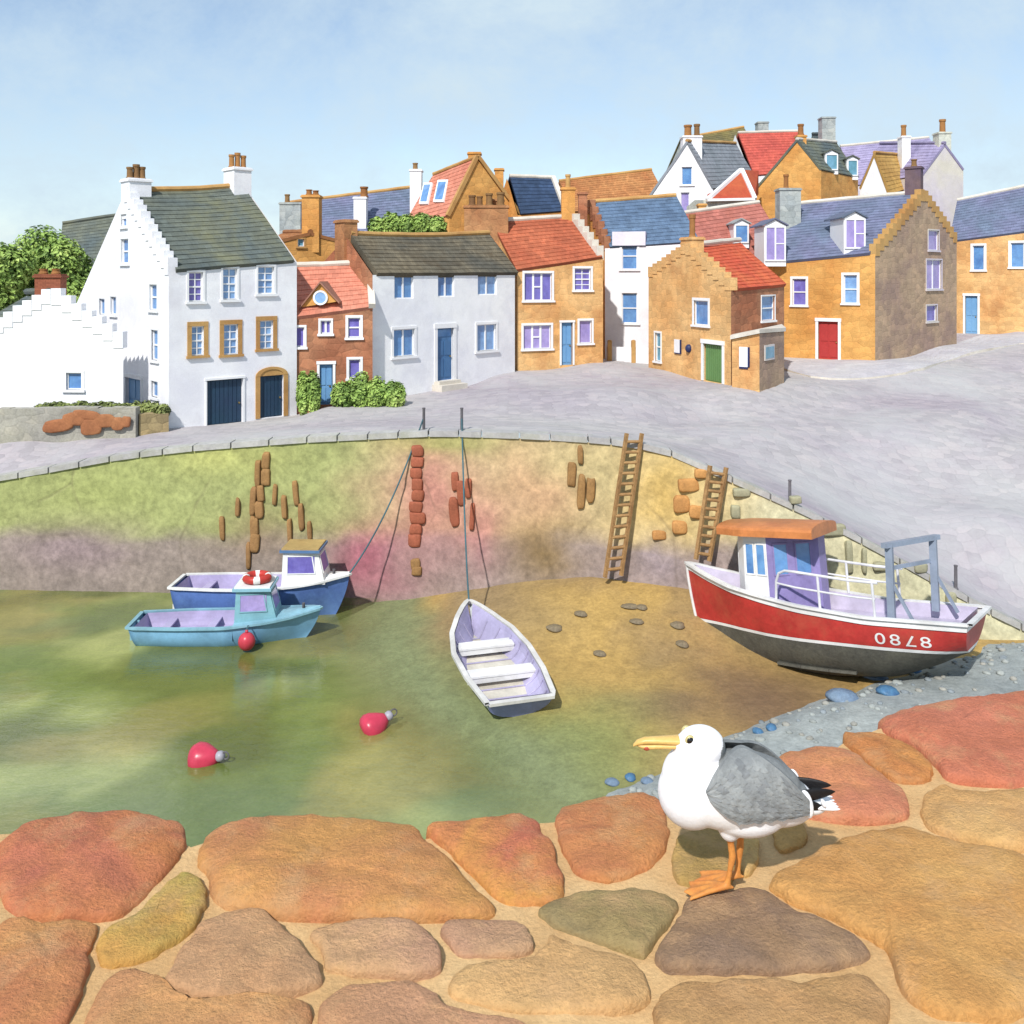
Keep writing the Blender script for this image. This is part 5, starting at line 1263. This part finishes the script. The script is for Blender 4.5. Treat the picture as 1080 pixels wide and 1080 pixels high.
# ------------------------------------------------------------------ the near quay of big rounded stones
ZQ=HC-1.62
def q(px,py): Y=1620/(py-HY); return Vector(((px-540)/F*Y,Y,ZQ))
def chaikin(p,n=2):
    for _ in range(n):
        o=[]
        for i in range(len(p)):
            a,b=p[i],p[(i+1)%len(p)]; o += [a.lerp(b,.22),a.lerp(b,.78)]
        p=o
    return p
nq=empty('stone_quay',(0,3,ZQ),'near quay top of big rounded orange stones set in pale mortar','wall')
STN=[ # outline in photo pixels, colours
 ([(20,868),(100,857),(145,857),(180,865),(198,880),(190,905),(160,935),(135,962),(115,966),(55,970),(10,965),(-10,910)],(208,120,58),(200,104,78)),
 ([(212,888),(235,870),(300,862),(370,866),(430,872),(458,892),(490,930),(524,960),(500,967),(320,970),(240,956),(222,944),(222,920),(208,908)],(214,144,64),(206,124,74)),
 ([(445,872),(500,862),(560,857),(577,880),(598,934),(585,949),(534,952),(500,925),(470,893)],(222,146,48),(206,104,72)),
 ([(185,918),(205,918),(220,935),(215,965),(195,990),(150,1010),(112,1018),(97,1002),(117,977),(160,948)],(190,160,62),(208,146,52)),
 ([(-10,972),(50,972),(108,971),(92,1000),(96,1030),(60,1100),(-30,1100)],(222,150,74),(204,118,70)),
 ([(208,974),(240,960),(275,960),(310,986),(334,1015),(338,1042),(250,1060),(170,1046),(188,1004)],(206,144,96),(204,150,108)),
 ([(324,974),(410,967),(450,980),(470,1008),(462,1028),(348,1030),(336,1002)],(204,146,114),(214,160,104)),
 ([(456,970),(535,966),(558,980),(568,998),(550,1010),(482,1008)],(196,140,110),(200,150,110)),
 ([(586,851),(640,839),(693,838),(708,870),(700,904),(650,930),(610,920),(588,890)],(214,136,62),(200,112,66)),
 ([(812,796),(880,784),(918,809),(958,837),(960,858),(941,866),(870,864),(826,852)],(222,138,72),(214,122,86)),
 ([(884,774),(918,770),(962,788),(990,811),(976,824),(946,824),(913,802)],(216,138,50),(200,112,50)),
 ([(924,757),(965,745),(1022,739),(1110,728),(1110,826),(1002,826),(982,798),(934,772)],(216,116,86),(206,106,66)),
 ([(972,838),(990,828),(1019,834),(1110,834),(1110,900),(1018,888),(968,866)],(224,168,96),(218,152,80)),
 ([(806,930),(842,912),(894,884),(951,872),(1012,892),(1110,908),(1110,1070),(960,1070),(938,1004),(918,990),(870,964),(824,946)],(224,160,78),(212,142,62)),
 ([(560,960),(592,944),(653,938),(712,946),(718,957),(691,992),(676,1008),(650,1000),(588,978)],(166,136,82),(148,124,86)),
 ([(724,945),(767,938),(802,934),(833,957),(870,970),(910,992),(918,1012),(860,1024),(780,1026),(700,1022),(688,1006),(716,966)],(168,124,88),(146,112,96)),  # the gull's shadow put into this stone's brown mauve colour and outline
 ([(718,878),(748,871),(771,880),(777,920),(767,934),(738,936),(715,930),(705,912),(708,890)],(196,150,70),(176,136,66)),
 ([(778,878),(795,877),(803,892),(801,914),(783,926),(780,900)],(226,178,98),(218,166,86)),
 ([(811,871),(842,862),(854,882),(849,892),(823,898),(816,888)],(212,158,78),(200,142,66)),
 ([(580,984),(648,1006),(676,1020),(686,1064),(560,1070),(470,1050),(480,1018),(552,1016),(574,1000)],(222,168,104),(216,158,96)),
 ([(345,1038),(462,1036),(468,1062),(560,1080),(560,1100),(330,1100)],(208,146,110),(204,140,96)),
 ([(110,1028),(160,1022),(172,1052),(250,1066),(330,1056),(324,1100),(76,1100)],(216,150,82),(206,136,84)),
 ([(692,1038),(780,1036),(862,1033),(922,1030),(938,1066),(930,1100),(690,1100)],(206,150,86),(196,140,84)),
 ([(-120,880),(-20,872),(0,900),(-14,960),(-60,1000),(-130,990)],(206,130,66),(196,116,70)),
]
rng=random.Random(21)
EDGE_W=[(-12,2.2),(-6,2.5),(-2.5,2.68),(-1.2,2.8),(0,2.86),(.9,3.1),(1.9,3.6),(3.,3.9),(6,4.3),(13,5.2)]
def edge_y(x): return pw(EDGE_W,x)
for r_ in range(7):
    x=-6.2+rng.random()*.3
    while x<6.6:
        w=rng.uniform(.24,.36); d_=.235; cx=x+w; cy=edge_y(cx)-.03-d_-r_*.5; x+=2*w+.05
        pc=540+cx/max(cy,.3)*F; pr=1620/max(cy,.3)+HY
        lim=w/max(cy,.3)*F
        if cy>1.7 and -120-lim<pc<1105+lim: continue
        if cy<.1: continue
        pe=lambda v:math.copysign(abs(v)**.55,v)
        STN.append(([Vector((cx+w*pe(cos(a_))*rng.uniform(.93,1.06),cy+d_*pe(sin(a_))*rng.uniform(.93,1.06),ZQ)) for a_ in [2*pi*(i_+.5)/10 for i_ in range(10)]],)+rng.choice([((214,144,74),(206,124,78)),((206,150,100),(196,136,96)),((220,158,84),(210,136,66)),((190,156,84),(176,140,84))]))
SM={}
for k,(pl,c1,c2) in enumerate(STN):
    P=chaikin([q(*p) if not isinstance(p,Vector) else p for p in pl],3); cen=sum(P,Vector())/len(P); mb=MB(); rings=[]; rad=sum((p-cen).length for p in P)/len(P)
    ins=.008
    for s_,h in ((1.02,-.12),(1.015,-.03),(1.,.0),(.975,.018),(.93,.03),(.85,.04),(.72,.047),(.55,.052),(.36,.054),(.17,.055)):
        ring=[]
        for p in P:
            v=cen+(p-cen)*(s_*1.04); v=v-(v-cen).normalized()*ins
            n1=noise.noise(Vector((v.x*5,v.y*5,k*3.1))); n2=noise.fractal(Vector((v.x*16,v.y*16,k)),1.,2.,3)
            v.z=ZQ+(h*.5 if h>0 else h)*min(1.5,rad/.22)*.8+(.013*n1+.008*n2)*(1 if h>-.05 else .2)
            v.x+=.011*noise.fractal(Vector((v.x*14,v.y*14,k+9.)),1.,2.,3); v.y+=.011*noise.fractal(Vector((v.x*14,v.y*14,k+19.)),1.,2.,3)
            ring.append(v)
        rings.append(ring)
    idx=[[mb.add(p) for p in r] for r in rings]; N=len(P)
    for a,b in zip(idx,idx[1:]):
        for i in range(N): mb.face((a[i],a[(i+1)%N],b[(i+1)%N],b[i]))
    c=mb.add(sum(rings[-1],Vector())/N)
    for i in range(N): mb.face((idx[-1][i],idx[-1][(i+1)%N],c))
    lt=lambda c:(min(255,c[0]*1.02+5),min(255,c[1]*1.03+7),c[2]*1.0+2)
    kk=k if k<24 else str((c1,c2))
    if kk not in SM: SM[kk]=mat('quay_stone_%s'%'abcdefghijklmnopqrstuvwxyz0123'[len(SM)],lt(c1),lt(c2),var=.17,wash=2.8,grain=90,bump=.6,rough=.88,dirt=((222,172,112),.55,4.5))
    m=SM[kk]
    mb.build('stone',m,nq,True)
MORT=mat('pale_mortar',(226,184,120),(214,166,100),var=.12,wash=3,grain=80,bump=.4,rough=.95)
edge=[(-420,900),(-120,882),(-20,872),(60,866),(120,861),(178,868),(205,884),(240,872),(300,866),(370,869),(440,876),(500,866),(560,860),(583,858),(640,842),(700,840),(760,826),(812,800),(870,788),(885,777),(922,762),(965,749),(1020,743),(1110,731),(1300,705)]
mb=MB(); E=[Vector((-12,2.2,ZQ)),Vector((-6,2.5,ZQ)),Vector((-4,2.6,ZQ))]+[q(*p) for p in edge]+[Vector((4.,4.05,ZQ)),Vector((6,4.3,ZQ)),Vector((9,4.7,ZQ)),Vector((13,5.2,ZQ))]
rows=[]
for k in range(9):
    t=k/8; rows.append([Vector((p.x*(1-t*.0),lerp(p.y-.03,-1.5,t**1.3),ZQ-.012+.01*noise.noise(Vector((p.x*6,t*9,3))))) for p in E])
mb.grid(rows,0,True)
for a,b in zip(E,E[1:]):
    a=a+Vector((0,-.03,-.012)); b=b+Vector((0,-.03,-.012)); l=(b-a).length
    mb.poly([b,a,Vector((a.x,a.y+.5,-1.5)),Vector((b.x,b.y+.5,-1.5))],1,[(b.x,12),(a.x,12),(a.x,0),(b.x,0)])
mb.build('mortar_bed',[MORT,OCHRE],nq,False,True)

# ------------------------------------------------------------------ the gull
GY=2.485; K=GY/F
def g(px,py,y=0.): return Vector(((px-765)*K, y, (941-py)*K))
FEATH=mat('white_feathers',(250,250,252),(240,240,246),var=.04,wash=6,grain=90,rough=.75,bump=.12); GREYF=mat('grey_wing_feathers',(150,154,154),(116,120,122),var=.14,wash=9,grain=110,rough=.7,bump=.25)
BLKF=mat('black_primaries',(26,24,26),var=.2,grain=90,rough=.5); ORL=mat('orange_leg_skin',(224,142,30),(206,118,24),var=.12,wash=12,grain=120,rough=.5); BILL=mat('yellow_bill',(232,192,96),(222,172,70),var=.06,wash=20,grain=60,rough=.35,bump=.03)
gl=empty('gull',(0,0,0),'white and grey gull standing on one of the quay stones, looking left','bird')
mb=MB()
def ell(cx,cy,rx,rz,ry,tilt=0,y=0.): mb.ellipsoid(g(cx,cy,y),rx*K,ry*K,rz*K,0,48,32,Matrix.Rotation(R(tilt),3,'Y'))
ell(772,837,76,40,35,7); ell(730,838,36,37,32,0); ell(727,822,29,33,26,12); ell(736,808,23,28,20,-8); ell(739,791,26,22,20,0); ell(728,791,18,15,14,8)
ell(788,827,58,30,31,10); ell(812,845,48,27,27,8); ell(842,850,30,10,16,8); ell(786,858,44,24,30,0)
for px,y in ((768,-.018),(780,.022)): ell(px,868,13,18,12,0,y)
for pts in ((((767,874),(771,902),(765,934)),-.018),(((784,874),(783,904),(780,934)),.026)):
    y=pts[1]; P3=[g(a,b,y) for a,b in pts[0]]
    P3=[P3[0],P3[0].lerp(P3[1],.5),P3[1],P3[1].lerp(P3[2],.5),P3[2]]
    mb.tube(P3,[.013,.0095,.0105,.0078,.009],10)
# webbed feet: sole wedges with three toes
for cx,y in ((765,-.018),(780,.026)):
    h=g(cx,934,y); tips=[g(cx-42,940,y-.035),g(cx-46,941,y+.0),g(cx-38,940,y+.035)]
    for t_ in tips: mb.tube([h+Vector((.006,0,.003)),h.lerp(t_,.5)+Vector((0,0,.006)),t_+Vector((0,0,.004))],[.0085,.0075,.0045],8)
    a=[h+Vector((.004,-.006,.0))]+tips; 
    up=Vector((0,0,.012)); dn=Vector((0,0,.001))
    for i in (1,2):
        t0,t1=tips[i-1],tips[i]; mid=(t0+t1)/2+Vector((.012,0,0))
        for zz,fl in ((up,False),(dn,True)):
            p=[h+zz,t0+zz*.6,mid+zz*.6,t1+zz*.6]; mb.poly(p[::-1] if not fl else p)
        for u,v in ((t0,mid),(mid,t1),(h,t0),(t1,h)): mb.poly([u+dn,v+dn,v+up*.6,u+up*.6])
    mb.tube([h,h+Vector((.02,0,-.002))],[.007,.004],8)
raw=mb.build('body',FEATH,None)
rm=raw.modifiers.new('r','REMESH'); rm.mode='VOXEL'; rm.voxel_size=.0032; sm=raw.modifiers.new('s','SMOOTH'); sm.factor=.5; sm.iterations=16
dgr=bpy.context.evaluated_depsgraph_get(); dgr.update(); me=bpy.data.meshes.new_from_object(raw.evaluated_get(dgr)); bpy.data.objects.remove(raw)
me.materials.clear()
for m in (FEATH,ORL,GREYF): me.materials.append(m)
for p in me.polygons:
    c=p.center; px=765+c.x/K; py=941-c.z/K; p.use_smooth=True
    wob=2.5*noise.noise(c*60)
    if py>884+wob: p.material_index=1
    elif ((px-792)/60)**2+((py-814+ (px-790)*-.16)/33)**2<1+wob*.03 and py<842 and px>752+wob+max(0,(806-py))*.35: p.material_index=2
body=bpy.data.objects.new('body',me); COL.objects.link(body); body.parent=gl
# folded wings: a thick feathered shell on each flank
for sy in (-1,1):
    wb=MB(); rows=[]; nu,nv=40,14
    for j in range(nv+1):
        v=j/nv; row=[]
        for i in range(nu+1):
            u=i/nu; px=lerp(738,846,u)
            topy=788+34*max(0,(.4-u)/.4)**2.2+46*max(0,(u-.4)/.6)**1.7
            boty=lerp(822,850,min(1,u/.3)**.6) if u<.3 else lerp(850,849,(u-.3)/.7)+2.2*abs(sin(u*pi*9))*(1 if u<.9 else 0)
            py=lerp(topy,boty,v); yy=38*sqrt(max(0,1-((py-838)/51)**2))*(1-.52*max(0,u-.25)**1.3)*(.86+.14*min(1,u/.15))
            fe=1.1*abs(sin((u*7+v*1.2)*pi))*smooth(.3,.8,v)+.8*noise.noise(Vector((u*9,v*7,sy)))
            row.append(g(px,py,sy*(yy+fe+1.5)*K))
        rows.append(row)
    idx=wb.grid(rows,0,sy>0)
    back=[[p+Vector((0,-sy*.016,0)) for p in r] for r in rows]; wb.grid(back,0,sy<0)
    rim=[ (0,i) for i in range(nu+1)]+[(j,nu) for j in range(1,nv+1)]+[(nv,i) for i in range(nu-1,-1,-1)]+[(j,0) for j in range(nv-1,0,-1)]
    for a,b in zip(rim,rim[1:]+rim[:1]):
        f=[rows[a[0]][a[1]],rows[b[0]][b[1]],back[b[0]][b[1]],back[a[0]][a[1]]]; wb.poly(f if sy<0 else f[::-1])
    def WS(u,v):
        i_=min(nu-1e-3,max(0,u*nu)); j_=min(nv-1e-3,max(0,v*nv)); i0,j0=int(i_),int(j_); a_,b_=i_-i0,j_-j0
        return rows[j0][i0].lerp(rows[j0][i0+1],a_).lerp(rows[j0+1][i0].lerp(rows[j0+1][i0+1],a_),b_)
    for r_ in range(8):              # overlapping feathers, row over row
        v0=.86-r_*.105; cnt=13-(r_%2); ln=.17 if r_<2 else .115; hw=.075 if r_<2 else .07
        for q_ in range(cnt):
            u0=.90-(q_+.5*(r_%2))*.072
            if u0<.04: continue
            fp=[]
            for a_ in range(6):
                t_=a_/5; wd=hw*(sin(pi*(.16+.84*t_)) if t_>.35 else .62+.38*t_/.35*.98)
                fp.append([WS(u0-ln*(1-t_)*.9+.03,v0+wd*(b_/2-1)+.03*t_)+Vector((0,sy*(.0006+.0034*t_*(1-.25*abs(b_/2-1))),0)) for b_ in range(5)])
            wb.grid(fp,random.choice((0,1,0,2)),sy<0)
    W=wb.build('wing',[GREYF,mat('grey_feather_pale',(154,158,158),(126,130,132),var=.1,wash=14,grain=130,rough=.7,bump=.25),mat('grey_feather_dark',(142,146,148),(114,118,121),var=.1,wash=14,grain=130,rough=.7,bump=.25)],gl,True,False)
    # black primaries with white tips, white trailing edge
    for k,(x0,y0,x1,y1,th,yo) in enumerate(((834,836,879,835,6.5,15),(834,840,866,850,6.5,19))):
        pb=MB(); A_=g(x0,y0,sy*yo*K); B_=g(x1,y1,sy*(yo-9)*K); d=(B_-A_); pr=[(0,.7),(.2,1),(.5,.95),(.75,.7),(.9,.4),(1,.04)]
        pb.grid([[A_+d*t+Vector((0,.005*w_*cos(2*pi*q_/12),th*K*w_*sin(2*pi*q_/12))) for q_ in range(13)] for t,w_ in pr]); pb.build('primary_feather',BLKF,W,True)
    tb=MB(); A_=g(842,828,sy*22*K); B_=g(849,852,sy*20*K); tb.ellipsoid((A_+B_)/2+Vector((-.003,0,0)),.016,.008,15*K,0,14,10,Matrix.Rotation(R(-14),3,'Y'))
    tb.ellipsoid(g(864,843,sy*14*K),.006,.0075,5*K,0,12,8,Matrix.Rotation(R(-25),3,'Y')); tb.build('white_wing_tip',FEATH,W,True)
tb=MB()
for k in range(-2,3): tb.ellipsoid(g(857,850-.5*abs(k),k*.011),.064,.011,.0065,0,16,8,Matrix.Rotation(R(3),3,'Y')@Matrix.Rotation(k*.06,3,'Z'))
tb.build('tail',FEATH,gl,True)
bb=MB()   # bill: upper with hooked tip, lower with the gonys
prof=[(716,784,7.4,8),(706,784,6.6,7),(692,784,5.8,5.5),(680,784.5,5.8,4.6),(672,786.5,4.6,3.4),(668,789.5,2.2,1.6)]
rows=[[g(px,py+hz*sin(2*pi*k/14)*.62,wy*cos(2*pi*k/14)*K) for k in range(15)] for px,py,hz,wy in prof]; bb.grid(rows)
prof=[(715,789,5.5,6.5),(704,789.5,4.6,5.6),(692,790,4.2,4.6),(682,790.8,4.4,3.6),(676,790.2,3.,2.6),(672,789.2,1.2,1.2)]
rows=[[g(px,py+hz*sin(2*pi*k/14)*.7,wy*cos(2*pi*k/14)*K) for k in range(15)] for px,py,hz,wy in prof]; bb.grid(rows)
BL_=bb.build('bill',BILL,gl,True)
sp=MB(); sp.ellipsoid(g(682,791.5),4.4*K,4.3*K,3.2*K,0,12,8); sp.build('red_spot',mat('gonys_red',(196,72,40),var=.1,rough=.4,bump=0),BL_,True)
bvb=BVHTree.FromPolygons([v.co.copy() for v in me.vertices],[tuple(p.vertices) for p in me.polygons])
IRIS=mat('gull_iris',(206,190,120),var=.05,rough=.3,bump=0)
for sy in (-1,1):
    o_=g(726,779); r_=bvb.ray_cast(Vector((o_.x,sy*.5,o_.z)),Vector((0,-sy,0))); c_=r_[0]
    eb=MB(); eb.ellipsoid(c_-Vector((0,sy*2.6*K,0)),4.6*K,3.8*K,4.6*K,0,18,12); E_=eb.build('eye',mat('gull_eye',(16,14,16),var=.05,rough=.08,bump=0,spec=.7),gl,True)
    ib=MB(); ib.ellipsoid(c_-Vector((0,sy*2.6*K,0)),5.5*K,2.9*K,5.5*K,0,18,12); ib.build('eye_ring',IRIS,E_,True)
gl.location=((765-540)/F*GY,GY,zat(941,GY)); gl.rotation_euler=(0,0,R(0))
# rest the feet on the stone below
zs=[]
dgr=bpy.context.evaluated_depsgraph_get(); dgr.update()
for o in nq.children:
    if o.name.startswith('stone'):
        b=BVHTree.FromPolygons([v.co+o.matrix_basis.translation+nq.location for v in o.data.vertices],[tuple(p.vertices) for p in o.data.polygons])
        for dx,dy in ((0,-.018),(0,.024),(-.06,-.018),(-.1,.02),(-.1,-.05),(-.05,.02)):
            r=b.ray_cast(gl.location+Vector((dx,dy,.5)),Vector((0,0,-1)))
            if r[0] is not None: zs.append(r[0].z)
if zs: gl.location.z=max(zs)-.003

# ------------------------------------------------------------------ camera, sky, sun
cam=bpy.data.cameras.new('camera'); co=bpy.data.objects.new('camera',cam); COL.objects.link(co)
co.location=(0,0,HC); co.rotation_euler=(R(90),0,0); cam.sensor_width=36; cam.lens=36*F/1080; cam.shift_y=-(540-HY)/1080; cam.clip_end=6000; cam.clip_start=.05
SC.camera=co
EL,AZ=44,69       # sun height; degrees round from due left towards the viewer
sd=Vector((-cos(R(EL))*cos(R(AZ)),-cos(R(EL))*sin(R(AZ)),sin(R(EL))))
sl=bpy.data.lights.new('sun','SUN'); so=bpy.data.objects.new('sun',sl); COL.objects.link(so); so.rotation_euler=sd.to_track_quat('Z','Y').to_euler(); so.location=(-30,-20,40)
sl.energy=3.0; sl.angle=R(1.2); sl.color=(1.,.965,.91)
w=bpy.data.worlds.new('World'); SC.world=w; w.use_nodes=True; t=NT(w); bg=t.n['Background']
sk=t.new('ShaderNodeTexSky'); sk.sky_type='NISHITA'; sk.sun_disc=False; sk.sun_elevation=R(EL); sk.sun_rotation=math.atan2(sd.x,sd.y); sk.air_density=1.; sk.dust_density=.15; sk.ozone_density=1.5
tc=t.new('ShaderNodeTexCoord'); mp=t.new('ShaderNodeMapping'); mp.inputs['Scale'].default_value=(1,1,1.4); t.link(tc.outputs['Generated'],mp.inputs['Vector'])
n1=t.noise(mp.outputs['Vector'],3.6,8,.68,.2); r1=t.ramp(n1.outputs['Fac'],[(.36,(.25,.25,.25,1)),(.66,(1,1,1,1))])
base=t.mix(sk.outputs['Color'],(.78,.77,.77,1),1.,'MULTIPLY')
sky=t.mix(base,(3.3,4.05,4.6,1),r1.outputs['Color']); t.link(sky,bg.inputs['Color']); bg.inputs['Strength'].default_value=.12
SC.view_settings.view_transform='Standard'; SC.view_settings.look='None'; SC.view_settings.exposure=.7; SC.view_settings.gamma=1.
SC.render.engine='CYCLES'; SC.cycles.max_bounces=6; SC.cycles.transparent_max_bounces=8
